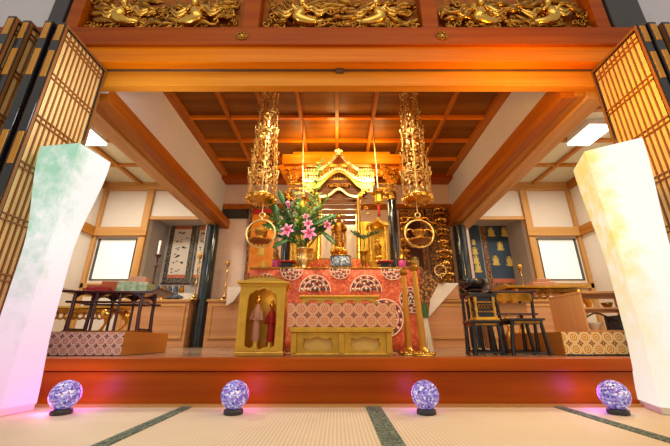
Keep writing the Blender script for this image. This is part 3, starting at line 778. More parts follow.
# ================================================================== gilt cabinet in front, left
t = thing('gilt_shrine_cabinet', 'gilt cabinet with cusped window holding two figures, front left of the altar', 'cabinet', (-.475, 2.22, DZ+.0005), .08)
W2, D2, HH = .14, .11, .44
cz = [(-.088, .055), (-.092, .2), (-.088, .34), (-.080, .362), (-.062, .368), (-.05, .386), (-.03, .384), (0, .402), (.03, .384), (.05, .386), (.062, .368), (.080, .362), (.088, .34), (.092, .2), (.088, .055), (.06, .042), (.04, .050), (0, .036), (-.04, .050), (-.06, .042)]
def framed(outer, hole, y0, y1, mb):
    """front plate with a hole: pair up outline points radially"""
    n = len(hole); cx = sum(p[0] for p in hole)/n; cy = sum(p[1] for p in hole)/n; out = []
    x0, x1, z0, z1 = outer
    for x, z in hole:
        dx, dz = x-cx, z-cy; k = min((x1-cx)/dx if dx > 1e-6 else ((x0-cx)/dx if dx < -1e-6 else 1e9), (z1-cy)/dz if dz > 1e-6 else ((z0-cy)/dz if dz < -1e-6 else 1e9))
        out.append((cx+dx*k, cy+dz*k))
    # add the corners by snapping nearest outline points
    for cxn, czn in ((x0, z0), (x0, z1), (x1, z0), (x1, z1)):
        i = min(range(n), key=lambda i: (out[i][0]-cxn)**2+(out[i][1]-czn)**2); out[i] = (cxn, czn)
    vs = [(x, y0, z) for x, z in hole]+[(x, y0, z) for x, z in out]+[(x, y1, z) for x, z in hole]+[(x, y1, z) for x, z in out]
    fs = []
    for i in range(n):
        j = (i+1) % n; fs += [(i, j, n+j, n+i), (2*n+i, 3*n+i, 3*n+j, 2*n+j), (i, 2*n+i, 2*n+j, j), (n+i, n+j, 3*n+j, 3*n+i)]
    return mb.add(vs, fs)
framed((-W2+.022, W2-.022, .025, HH-.02), cz, -D2-.004, -D2+.008, MB()).build('window_front', M['gold_paint'], t)
for sx in (-1, 1):
    for sy in (-1, 1): MB().bx(sx*W2-(.022 if sx > 0 else 0), sx*W2+(.022 if sx < 0 else 0), sy*D2-(.022 if sy > 0 else .006), sy*D2+(.022 if sy < 0 else 0), .0, HH-.015).build('corner_post', M['gold_paint'], t, bevel=.002)
b = MB().bx(-W2+.004, -W2+.01, -D2+.02, D2-.02, .02, HH-.02).bx(W2-.01, W2-.004, -D2+.02, D2-.02, .02, HH-.02).bx(-W2+.02, W2-.02, D2-.01, D2-.003, .02, HH-.02)
b.build('side_panels', M['gold_paint'], t)
MB().bx(-W2-.006, W2+.006, -D2-.01, D2+.006, 0, .022).build('plinth', M['gold'], t, bevel=.003)
MB().bx(-W2-.022, W2+.022, -D2-.028, D2+.02, HH-.016, HH).bx(-W2-.01, W2+.01, -D2-.014, D2+.01, HH-.03, HH-.016).build('cornice', M['gold_paint'], t, bevel=.003)
MB().band([(-.13, HH+.002), (-.09, HH+.02), (0, HH+.028), (.09, HH+.02), (.13, HH+.002)], [(-.13, HH-.001), (-.09, HH-.001), (0, HH-.001), (.09, HH-.001), (.13, HH-.001)], -D2, D2-.02).build('curved_lid', M['gold'], t)
a = MB()
for k in range(9):
    x = -.11+.0275*k; a.torus((x, -.06, HH+.022+.012*math.cos(x*12)), .013, .005, 'y', 12, 5).ball((x+.012, -.03, HH+.03+.01*math.cos(x*12)), .009, 7, 5)
a.build('lid_scrollwork', M['gold_dark'], t)
def figurine(x, y, z, s_, robe, label, base=True, head='gold', cat='statue', name='figurine'):
    t = thing(name, label, cat, (x, y, z))
    MB().lathe([(.030*s_, 0), (.034*s_, .01*s_), (.024*s_, .03*s_), (.026*s_, .05*s_)], (0, 0, 0), 14).build('pedestal', M['gold'], t)
    MB().lathe([(.020*s_, .05*s_), (.024*s_, .07*s_), (.020*s_, .13*s_), (.023*s_, .19*s_), (.025*s_, .215*s_), (.012*s_, .235*s_), (.008*s_, .25*s_)], (0, 0, 0), 14).tube([(-.022*s_, 0, .21*s_), (-.032*s_, -.01*s_, .16*s_), (-.008*s_, -.03*s_, .165*s_)], [.009*s_, .009*s_, .006*s_], 7).tube([(.022*s_, 0, .21*s_), (.032*s_, -.01*s_, .16*s_), (.008*s_, -.03*s_, .165*s_)], [.009*s_, .009*s_, .006*s_], 7).build('robed_body', robe, t)
    MB().ball((0, 0, .268*s_), (.016*s_, .017*s_, .021*s_), 12, 9).ball((0, .002*s_, .291*s_), .009*s_).ball((0, -.017*s_, .266*s_), .003*s_).build('head', M[head], t)
    return t
figurine(-.515, 2.20, DZ+.024, 1.15, M['rose_box'], 'slender pale robed figurine standing on the left inside the gilt cabinet')
figurine(-.43, 2.25, DZ+.024, 1.05, M['red_box'], 'red robed gilt-headed figurine on the right inside the gilt cabinet')
light('cabinet_inner_light', 'POINT', (-.465, 2.17, DZ+.36), .08, (1, .7, .4), .02)

# ================================================================== centre: gilt stand, brocade table
def X2(u, v, Y): return Xu(u, v, Y)
Y1 = 2.12; xa, xb = Xu(291, 345, Y1), Xu(392, 345, Y1)
cx = (xa+xb)/2; w2 = (xb-xa)/2; za = Zv(332.5, Y1); zb_ = Zv(327.5, Y1)
t = thing('gilt_stand', 'low gilt stand with cusped openwork panels in front of the altar', 'stand', (cx, Y1+.16, DZ+.0005)); hz = za-DZ
MB().bx(-w2-.012, w2+.012, -.175, .16, hz, zb_-DZ).build('top', M['gold_paint'], t, bevel=.004)
MB().bx(-w2, w2, -.158, .155, 0, .012).build('plinth', M['gold'], t, bevel=.002)
for x in (-w2+.02, -.075, .075, w2-.02)[:4]:
    pass
posts = (-w2+.015, -.0, w2-.015)
for x in posts: MB().bx(x-.017, x+.017, -.162, -.12, .012, hz-.0005).build('leg', M['gold_paint'], t, bevel=.003)
for x in (posts[0], posts[2]): MB().bx(x-.017, x+.017, .11, .15, .012, hz-.0005).build('leg', M['gold_paint'], t, bevel=.003)
for a, c in zip(posts, posts[1:]):
    x0, x1 = a+.018, c-.018; m = (x0+x1)/2; k = (x1-x0)/2; hh = hz-.014
    hole = [(m-.062*k/.1, .03), (m-.075*k/.1, .055), (m-.066*k/.1, .075), (m-.07*k/.1, .09), (m-.035*k/.1, .085), (m, .098), (m+.035*k/.1, .085), (m+.07*k/.1, .09), (m+.066*k/.1, .075), (m+.075*k/.1, .055), (m+.062*k/.1, .03), (m+.03*k/.1, .02), (m, .028), (m-.03*k/.1, .02)]
    hole = [(x, .014+(z-.01)*(hh/.11)) for x, z in hole]
    framed((x0, x1, .0125, hz-.001), hole, -.15, -.14, MB()).build('cusped_panel', M['gold_paint'], t)
    MB().bx(x0, x1, -.125, -.115, .0125, hz-.001).build('gilt_back_panel', M['gilt_matte'], t)
xa, xb = Xu(288, 315, Y1), Xu(396, 315, Y1); cx2 = (xa+xb)/2; w3 = (xb-xa)/2; zt_ = Zv(303.5, Y1)
t = thing('brocade_box', 'wide box wrapped in pink and gold circle brocade on the low gilt stand', 'box', (cx2, Y1+.15, zb_+.0008)); hb = zt_-zb_
MB().bx(-w3, w3, -.165, .14, 0, hb).build('brocade_cover', M['brocade_center'], t, bevel=.002)
# gilt incense table behind it
Y2 = 2.5; xa, xb = Xu(301, 300, Y2), Xu(377, 300, Y2); cx = (xa+xb)/2; w2 = (xb-xa)/2; zt = Zv(295.5, Y2)
t = thing('incense_table', 'gilt table with scalloped apron between the brocade box and the altar', 'table', (cx, Y2+.12, DZ+.0005)); H3 = zt-DZ
MB().bx(-w2-.015, w2+.015, -.13, .12, H3-.018, H3).build('table_top', M['gold_paint'], t, bevel=.004)
ap = MB()
for k in range(2):
    a0 = -w2+.02+k*w2*.97; e = [(a0+(w2*.9)*i/12, H3-.075+.035*abs(math.sin(PI*i/6))**.6+.01*math.sin(PI*i/12)) for i in range(13)]
    ap.band([(x, H3-.019) for x, z in e], e, -.118, -.108)
ap.build('scalloped_apron', M['gold'], t)
for sx in (-1, 1):
    for y in (-.11, .1): MB().bx(sx*(w2-.015)-.014, sx*(w2-.015)+.014, y-.012, y+.012, 0, H3-.019).build('leg', M['gold_paint'], t, bevel=.002)
MB().bx(-.014, .014, -.12, -.1, 0, H3-.019).build('leg', M['gold_paint'], t)
MB().bx(-w2+.03, w2-.03, -.10, .1, .18, .19).build('shelf', M['gold_paint'], t)

# ================================================================== altar
YA = 2.9; zA = Zv(267, YA); xa, xb = -.775, .76; cx = (xa+xb)/2; w4 = (xb-xa)/2
ALT = (cx, YA+.55, DZ+.0005)
t = thing('altar', 'broad altar draped in salmon red brocade with woven wheel emblems', 'altar', ALT); HA = zA-DZ
MB().bx(-w4, w4, -.55, .19, HA-.018, HA).build('altar_top', M['gold_dark'], t, bevel=.004)
MB().bx(-w4+.02, w4-.02, -.50, .17, 0, HA-.02).build('altar_body', M['red_lacquer'], t)
n = 60; m = MB(); vs = []
for i in range(n+1):
    x = -w4+.004+(2*w4-.008)*i/n
    for j in range(9):
        z = (HA-.02)*(1-j/8)+.004
        vs.append((x, -.545-.012*math.sin(i*.75)*(j/8)-.008*(j/8), z))
m.add(vs, [(i*9+j, i*9+j+1, i*9+10+j, i*9+9+j) for i in range(n) for j in range(8)], True)
m.build('altar_cloth', M['altar_cloth'], t, solid=.004)
def wheel(px_, pz_, R, rows, half=False, mat2='gold'):
    """embroidered medallion: rings of petals"""
    a = MB(); b = MB()
    for r, k, s_ in rows:
        for i in range(k):
            q = 2*PI*(i+.5)/k
            if half == 'up' and math.sin(q) < -.1: continue
            if half == 'down' and math.sin(q) > .1: continue
            c = Vector((px_+R*r*math.cos(q), -.563, pz_+R*r*math.sin(q)))
            (a if i % 2 else b).ball(c, (R*s_, .003, R*s_), 7, 5)
    for r in (.3, .72, 1.0):
        pts = []
        lo, hi = (0, 2*PI)
        if half == 'up': lo, hi = -.05, PI+.05
        if half == 'down': lo, hi = PI-.05, 2*PI+.05
        pts = [(px_+R*r*math.cos(lo+(hi-lo)*i/24), -.561, pz_+R*r*math.sin(lo+(hi-lo)*i/24)) for i in range(25)]
        a.tube(pts, R*.035, 5)
    a.build('wheel_emblem', M['white_cloth'], t); b.build('wheel_emblem_inlay', M['indigo'], t)
rows = ((.15, 6, .09), (.45, 12, .085), (.62, 16, .07), (.86, 24, .075))
for u, v, rp, hf in ((315, 291, 15, 'up'), (366, 291, 15, 'up'), (292, 269, 11, 'down'), (340, 269, 10, 'down'), (392, 269, 11, 'down'), (266, 283, 9, False), (385, 318, 17, False), (412, 300, 12, False)):
    p = at(u, v, YA); wheel(p.x-cx, p.z-DZ, rp*.0090, rows, hf)
# side fall of the cloth at the right end
p = MB().prism([(0, 0), (.16, -.12), (.05, -.30), (-.02, -.33)], 0, .012); o = p.build('corner_cloth', M['dark_gold_brocade'], t, (w4-.03, -.59, HA-.01))
# ================================================================== things on the altar
ZT_ = zA+.001
def vase(name, c, H_, r, mat, label, cat='vase', handles=True):
    t = thing(name, label, cat, c)
    pr = [(.50, 0), (.52, .03), (.34, .12), (.44, .22), (.62, .42), (.60, .52), (.46, .66), (.50, .78), (.85, .93), (1.0, 1.0), (.94, 1.0), (.5, .82), (.3, .7), (.1, .5)]
    MB().lathe([(a*r, b*H_) for a, b in pr], (0, 0, 0), 24).build('body', mat, t)
    if handles:
        for s_ in (-1, 1): MB().tube(bez([(s_*r*.5, 0, H_*.72), (s_*r*.95, 0, H_*.70), (s_*r*.85, 0, H_*.5), (s_*r*.58, 0, H_*.46)], 5), r*.09, 7).build('handle', mat, t)
    return t
pv = at(303, 268, 2.75)
vase('flower_vase', (-.305, 2.985, ZT_), .185, .085, M['gold_pale'], 'gilt vase with flared lip holding the pink lilies, left on the altar')
# altar front must reach under the vase
t = thing('incense_burner', 'blue and white porcelain incense burner at the centre front of the altar', 'incense burner', (.035, 2.62, 0))
t.location = (.035, 3.005, ZT_)
MB().lathe([(.06, 0), (.09, .012), (.098, .03), (.098, .095), (.092, .108), (.080, .105), (.078, .06), (.01, .05)], (0, 0, 0), 28).build('bowl', M['blue_white'], t)
MB().lathe([(.094, .1085), (.1, .112), (.099, .118), (.085, .118)], (0, 0, 0), 28).build('metal_rim', M['brass'], t)
t = thing('draped_table', 'low table draped with orange brocade behind the blue incense burner', 'table', (.02, 3.22, ZT_))
m = MB(); tp = [(-.33, 0), (-.30, .06), (-.25, .115), (-.2, .125), (.2, .125), (.25, .115), (.30, .06), (.33, 0)]
m.prism(tp, -.09, .09); m.build('orange_drape', M['orange_cloth'], t, bevel=.006)
MB().bx(-.2, .2, -.08, .08, .1255, .135).build('table_top', M['gold_dark'], t)
# candle cups and lacquer trays at both sides
for x, lb in ((-.56, 'left'), (.60, 'right')):
    t = thing('lidded_cup', 'purple and gold lidded cup at the %s end of the altar top' % lb, 'cup', (x, 2.78, ZT_-.0))
    t.location.y = 2.98
    MB().lathe([(.03, 0), (.036, .01), (.036, .07), (.03, .08)], (0, 0, 0), 18).build('cup_body', M['petal'], t)
    MB().lathe([(.038, .0805), (.036, .10), (.02, .12), (.012, .15), (.02, .165), (.004, .19)], (0, 0, 0), 18).build('gilt_lid', M['gold_dark'], t)
for x, lb in ((-.46, 'left'), (.45, 'right')):
    t = thing('offering_tray', 'red lacquer offering tray near the %s end of the altar' % lb, 'tray', (x*.97, 2.97, ZT_))
    MB().bx(-.07, .07, -.06, .06, .05, .065).build('tray', M['red_lacquer'], t, bevel=.004)
    MB().bx(-.075, .075, -.05, .05, 0, .012).bx(-.04, .04, -.03, .03, .012, .05).build('foot', M['black'], t)

# ---- statues
def buddha(c, s_, label, mats=('gold_dark', 'gold')):
    t = thing('buddha_statue', label, 'statue', c); g = M[mats[0]]
    b = MB().lathe([(.10*s_, 0), (.10*s_, .02*s_), (.06*s_, .04*s_), (.055*s_, .06*s_), (.085*s_, .09*s_)], (0, 0, 0), 20)
    b.build('pedestal', M[mats[1]], t)
    p = MB()
    for ring, R, z in ((0, .085, .10), (1, .07, .125)):
        for k in range(14):
            q = 2*PI*(k+.5*ring)/14; p.ball((R*s_*math.cos(q), R*s_*math.sin(q), z*s_), (.02*s_, .02*s_, .028*s_), 7, 5)
    p.build('lotus_petals', M[mats[1]], t)
    b = MB().lathe([(.055*s_, .12*s_), (.060*s_, .15*s_), (.048*s_, .25*s_), (.052*s_, .33*s_), (.058*s_, .39*s_), (.060*s_, .43*s_), (.045*s_, .47*s_), (.022*s_, .49*s_), (.018*s_, .505*s_)], (0, 0, 0), 18)
    for sg in (-1, 1):
        b.tube(bez([(sg*.055*s_, 0, .45*s_), (sg*.078*s_, -.005*s_, .37*s_), (sg*.05*s_, -.05*s_, .33*s_ if sg < 0 else .37*s_)], 5), [.02*s_]*10+[.010*s_], 8)
        b.tube(bez([(sg*.062*s_, 0, .40*s_), (sg*.075*s_, 0, .28*s_), (sg*.068*s_, 0, .17*s_)], 5), [.016*s_]*10+[.022*s_], 8, .5)
    for k in range(5): b.tube([(-.045*s_, -.035*s_, (.2+.04*k)*s_), (0, -.06*s_, (.175+.04*k)*s_), (.045*s_, -.035*s_, (.2+.04*k)*s_)], .005*s_, 5)
    b.build('robed_body', g, t)
    h = MB().ball((0, -.004*s_, .54*s_), (.032*s_, .034*s_, .042*s_), 14, 10).ball((0, 0, .58*s_), (.018*s_, .018*s_, .016*s_)).ball((0, -.038*s_, .535*s_), (.004*s_, .006*s_, .010*s_))
    for sg in (-1, 1): h.ball((sg*.032*s_, 0, .532*s_), (.004*s_, .008*s_, .020*s_), 6, 5)
    h.build('head', M[mats[1]], t)
    hl = MB().torus((0, .035*s_, .545*s_), .075*s_, .006*s_, 'y', 24, 6)
    for k in range(12):
        q = 2*PI*k/12; hl.tube([(.04*s_*math.cos(q), .035*s_, (.545+.04*math.sin(q))*s_), (.072*s_*math.cos(q), .035*s_, (.545+.072*math.sin(q))*s_)], .0025*s_, 4)
    hl.build('halo', M[mats[1]], t)
    return t
buddha((.02, 3.47, ZT_+.1415+.05), .93, 'standing gilt Buddha statue in the middle of the lit shrine')
o = MB().lathe([(.10, 0), (.10, .01), (.08, .02), (.08, .035), (.10, .042), (.10, .05)], (0, 0, 0), 8, False).build('statue_pedestal', M['gold_dark'], None, (.02, 3.47, ZT_+.141)); tag(o, 'octagonal aged gilt pedestal carrying the central Buddha statue', 'pedestal')

# ---- shrine
YS = 3.42; cxs = .02
def pz(v, Y=YS): return Zv(v, Y)
t = SHR = thing('miniature_shrine', 'gilt altar shrine with curved gabled roof in the middle of the sanctuary', 'shrine', (cxs, YS, ZT_))
def L(z): return z-ZT_
def arc(w_, zc, ze, flare=.03, n=28, peak=0.0):
    out = []
    for i in range(n+1):
        s_ = -1+2*i/n; b = math.exp(-(s_/.42)**2)
        z = ze+(zc-ze)*b+flare*abs(s_)**3
        if peak: z += peak*max(0, 1-abs(s_)/.16)**2
        out.append((s_*w_, L(z)))
    return out
# upper roof gable
up = [(.225*(-1+2*i/28), L(pz(172)+(pz(155.5)-pz(172))*(1-abs(-1+2*i/28))**1.35)) for i in range(29)]; lo = [(x, z-.05*(1-.35*abs(x)/.225)) for x, z in up]
MB().band(up, lo, -.095, .165).build('upper_gable', M['gold_pale'], t)
up2 = arc(.40, pz(171), pz(184.5), .03); lo2 = [(x, z-.04) for x, z in up2]
MB().band(up2, lo2, -.10, .165).build('karahafu_roof', M['gold_pale'], t)
d = MB()
for k in range(31):
    x, z = up2[min(28, round(k*28/30))]; d.ball((x, -.105, z-.012), .0085, 7, 5)
for k in range(17):
    x, z = up[min(28, round(4+k*20/16))]; d.ball((x, -.10, z-.017), .0085, 7, 5)
d.build('roof_beads', M['gold_dark'], t)
# fascia with swept wings beneath the roof
lo3 = [(x, z-.022-.085*(abs(x)/.40)**.8*max(0, 1-((abs(x)-.26)/.14)**2)) for x, z in lo2]
MB().band([(x, z-.001) for x, z in lo2], lo3, -.085, -.06).build('gable_fascia', M['gold_paint'], t)
# finial
f = MB().bx(-.022, .022, -.10, -.03, L(pz(157.5)), L(pz(154.5)))
zf = L(pz(154.5))
for sg in (-1, 1): f.tube(bez([(0, -.06, zf), (sg*.025, -.06, zf+.018), (sg*.04, -.06, zf+.010), (sg*.036, -.06, zf-.005)], 4), .008, 6)
f.tube([(0, -.06, zf), (0, -.06, zf+.04)], [.012, .004], 8); f.ball((0, -.105, zf-.05), (.024, .012, .03))
f.build('roof_finial', M['gold_pale'], t)
# main eaves behind: straight tiered roof
e = MB()
for v0, v1, hw in ((165, 168, .385), (172.5, 176, .41), (179, 184, .40)):
    e.bx(-hw, hw, -.02, .165, L(pz(v1)), L(pz(v0)))
e.build('tiered_eaves', M['gold'], t, bevel=.002)
e = MB()
for v, hw in ((170.2, .37), (177.5, .38)):
    e.bx(-hw, hw, .01, .16, L(pz(v+3)), L(pz(v-3)))
e.build('eaves_recess', M['gold_dark'], t)
e = MB()
for v, hw in ((170.2, .38), (177.5, .4)):
    for k in range(26): e.box((-hw+2*hw*k/25, -.006, L(pz(v))), (.012, .02, .026))
e.build('rafter_ends', M['gold_pale'], t)
# entablature & inner arch
ea = arc(.205, pz(190.5), pz(198), .0); 
MB().band(ea, [(x, z-.028) for x, z in ea], -.075, -.035).build('inner_arch', M['gold_pale'], t)
c_ = MB()
for sg in (-1, 0, 1):
    R_ = .035 if sg == 0 else .028
    c_.torus((sg*.085, -.05, L(pz(187.5))), R_*.6, .009, 'y', 12, 6)
    c_.ball((sg*.085, -.055, L(pz(187.5))), .012)
    for q in (.6, 2.5): c_.tube(bez([(sg*.085, -.05, L(pz(187.5))), (sg*.085+.04*math.cos(q), -.055, L(pz(187.5))+.02), (sg*.085+.06*math.cos(q), -.05, L(pz(187.5))-.01)], 4), .008, 6)
c_.build('dragon_carving', M['gold_dark'], t)
MB().bx(-.32, .32, -.03, .0, L(pz(199)), L(pz(181))).build('dark_lintel', M['shrine_dark'], t)
s_ = MB()
for k in range(5): s_.bx(-.19, .19, -.02+.02*k, .0+.02*k, L(pz(204+4.6*k)), L(pz(200+4.6*k)))
s_.build('inner_steps', M['shrine_dark'], t)
for sx in (-1, 1):
    for y, nm in ((-.05, 'front_column'), (.17, 'rear_column')):
        x = sx*.215
        MB().lathe([(.03, .0), (.03, .02), (.021, .03), (.021, L(pz(200))-.05), (.028, L(pz(200))-.03), (.028, L(pz(198)))], (x, y, 0), 16).build('column', M['gold'], t)
    # tie-beam noses and bracket blocks
    b = MB()
    for j in range(4): b.box((sx*(.235+.026*j), -.05, L(pz(198))+.0+.028*j), (.05+.012*j, .06, .02))
    for j in range(3): b.torus((sx*(.27+.03*j), -.06, L(pz(205+j*5))), .018, .006, 'y', 12, 6)
    b.build('bracket_blocks', M['gold_dark'], t)
MB().bx(-.235, .235,   .17, .18, .15, L(pz(196))).build('pale_back_panel', M['cream_paper'], t)
MB().bx(-.245, .245, -.08, .20, .0, .02).bx(-.26, .26, -.05, .20, .02, .14).build('shrine_base', M['gold_dark'], t, bevel=.003)
# side attendants' niches
for sx, lb in ((-1, 'left'), (1, 'right')):
    n = thing('side_niche', 'gilt side niche with small roof on the %s of the main shrine' % lb, 'shrine', (cxs+sx*.43, 3.53, ZT_))
    zc = Zv(222, 3.53)-ZT_
    MB().band([(-.12, zc-.05), (-.06, zc-.03), (0, zc+.02), (.06, zc-.03), (.12, zc-.05)], [(-.12, zc-.07), (-.06, zc-.06), (0, zc-.02), (.06, zc-.06), (.12, zc-.07)], -.09, .1).build('niche_roof', M['gold'], n)
    for x in (-.085, .085): MB().lathe([(.014, 0), (.014, zc-.05)], (x, -.06, 0), 10).build('column', M['gold'], n)
    MB().bx(-.1, .1, .06, .07, 0, zc-.05).build('gilt_back_panel', M['gold_wall'], n)
    MB().bx(-.11, .11, -.085, .09, -.0, .18).build('niche_base', M['gold_dark'], n, bevel=.003)
    buddha((cxs+sx*.43, 3.515, ZT_+.181), .45, 'small gilt standing figure in the niche %s of the main shrine' % lb)
# gold screen behind
t = thing('gilt_screen', 'tall bright gold-leaf screen behind the shrine and its niches', 'screen', (cxs, 3.95, ZT_-.25))
for k in range(4): MB().bx(-.62+.31*k, -.315+.31*k, (-.01 if k % 2 else 0), (0 if k % 2 else .01), 0, 1.05).build('panel', M['gold_wall'], t)
st = tag(MB().bx(-.72, .76, 3.80, 4.1, DZ, ZT_-.2505).build('rear_dais', M['dais'], None), 'red wood rear dais supporting the gold screen behind the altar', 'platform')

# raigo pillars and bracketed beam
YP = 3.72
for u, lb in ((287, 'left'), (393, 'right')):
    x = Xu(u, 225, YP); t = thing('lacquer_pillar', 'round black lacquer pillar on the %s of the altar shrine' % lb, 'pillar', (x, YP, DZ+.0005))
    zt = Zv(193, YP)-DZ
    MB().lathe([(.055, 0), (.055, zt)], (0, 0, 0), 22).build('shaft', M['black'], t)
    MB().lathe([(.06, zt-.10), (.062, zt-.09), (.062, zt-.01), (.06, zt)], (0, 0, 0), 22).build('gilt_collar', M['gold_dark'], t)
zb0, zb1 = Zv(166, YP), Zv(156.5, YP)
xa, xb = Xu(283, 160, YP), Xu(400, 160, YP)
t = thing('bracket_beam', 'glowing orange wooden beam with brackets above the shrine pillars', 'beam', ((xa+xb)/2, YP, zb0)); hw = (xb-xa)/2
MB().bx(-hw, hw, -.06, .06, 0, zb1-zb0).build('main_beam', M['bracket'], t, bevel=.004)
MB().bx(-hw+.1, hw-.1, -.04, .04, -.13, -.06).build('lower_beam', M['bracket'], t, bevel=.004)
for sx in (-1, 1):
    b = MB(); q = sx*(hw-.115)
    for j, wj in enumerate((.09, .15, .22, .28)): b.bx(q-wj/2, q+wj/2, -.05, .05, -.26+.062*j, -.22+.062*j)
    for j, wj in enumerate((.1, .19, .26)): 
        for k in (-1, 1): b.bx(q+k*wj/2*.8-.022, q+k*wj/2*.8+.022, -.055, .055, -.22+.062*j, -.198+.062*j)
    b.build('bracket_cluster', M['bracket'], t, bevel=.002)
    MB().tube(bez([(sx*(hw-.02), -.04, -.02), (sx*(hw+.05), -.05, -.05), (sx*(hw+.07), -.05, -.10), (sx*(hw+.03), -.05, -.11)], 5), .02, 8).build('beam_nose', M['bracket'], t)
for sx in (-1, 1):
    rr = random.Random(9+sx); a = MB(); g2 = MB()
    for k in range(46):
        x = sx*(.45+rr.random()*.22); z = -.50+rr.random()*.46; R = rr.uniform(.014, .03); ph = rr.uniform(0, 6); y = -.075-rr.random()*.02
        (a if k % 2 else g2).tube([(x+R*(1-q*.08)*math.cos(ph+q*.7), y, z+R*(1-q*.08)*math.sin(ph+q*.7)) for q in range(9)], [R*.32*(1-.07*q) for q in range(9)], 5)
        if k % 3 == 0: g2.ball((x, y-.01, z), R*.5, 7, 5)
    for j in range(4): a.bx(min(sx*.45, sx*(.66-.04*j)), max(sx*.45, sx*(.66-.04*j)), -.085, -.065, -.30-.06*j, -.28-.06*j)
    a.build('dark_filigree', M['gold_dark'], t); g2.build('gilt_filigree', M['gold'], t)
tag(MB().bx(xa+.12, xb-.12, YP+.02, YP+.16, zb1+.001, ZC-.05).build('beam_infill_board', M['bracket'], None), 'orange board filling the gap between bracket beam and coffered ceiling', 'board')
for u, n_ in ((303, 'left'), (371, 'right')):
    p = at(u, 185, 3.66)

# ---- hanging gilt rods with hexagonal lanterns
for (u0, u1, vb, lb) in ((303, 303, 196, 'left'), (372.5, 378, 190, 'right')):
    Y = 3.14; a = at(u0, 119, Y); b = at(u1, vb, Y)
    t = thing('hanging_lantern', 'small gilt hexagonal lantern on a long thin rod, %s of the shrine roof' % lb, 'lantern', (b.x, Y, b.z-.16))
    MB().tube([(0, 0, .17), (a.x-b.x, 0, ZC-.006-(b.z-.16))], .0075, 8).build('rod', M['gold_pale'], t)
    MB().lathe([(.045, 0), (.05, .01), (.045, .02)], (0, 0, 0), 6, False).lathe([(.005, .17), (.02, .155), (.07, .125), (.075, .118), (.045, .12)], (0, 0, 0), 6, False).build('cap_and_base', M['gold'], t)
    MB().lathe([(.038, .021), (.042, .116)], (0, 0, 0), 6, False).build('lantern_body', M['gold_wall'], t)
    q_ = MB()
    for k in range(6):
        g = k*PI/3; q_.tube(bez([(.07*math.cos(g), .07*math.sin(g), .12), (.09*math.cos(g), .09*math.sin(g), .125), (.095*math.cos(g), .095*math.sin(g), .145)], 4), .005, 5)
        q_.tube([(.043*math.cos(g), .043*math.sin(g), .02), (.043*math.cos(g), .043*math.sin(g), .118)], .004, 5)
    q_.build('frame_hooks', M['gold_dark'], t)
    q_ = MB().lathe([(.018, -.01), (.02, -.02), (.012, -.09), (.016, -.13), (.003, -.14)], (0, 0, 0), 10)
    q_.build('red_tassel', M['red_lacquer'], t)

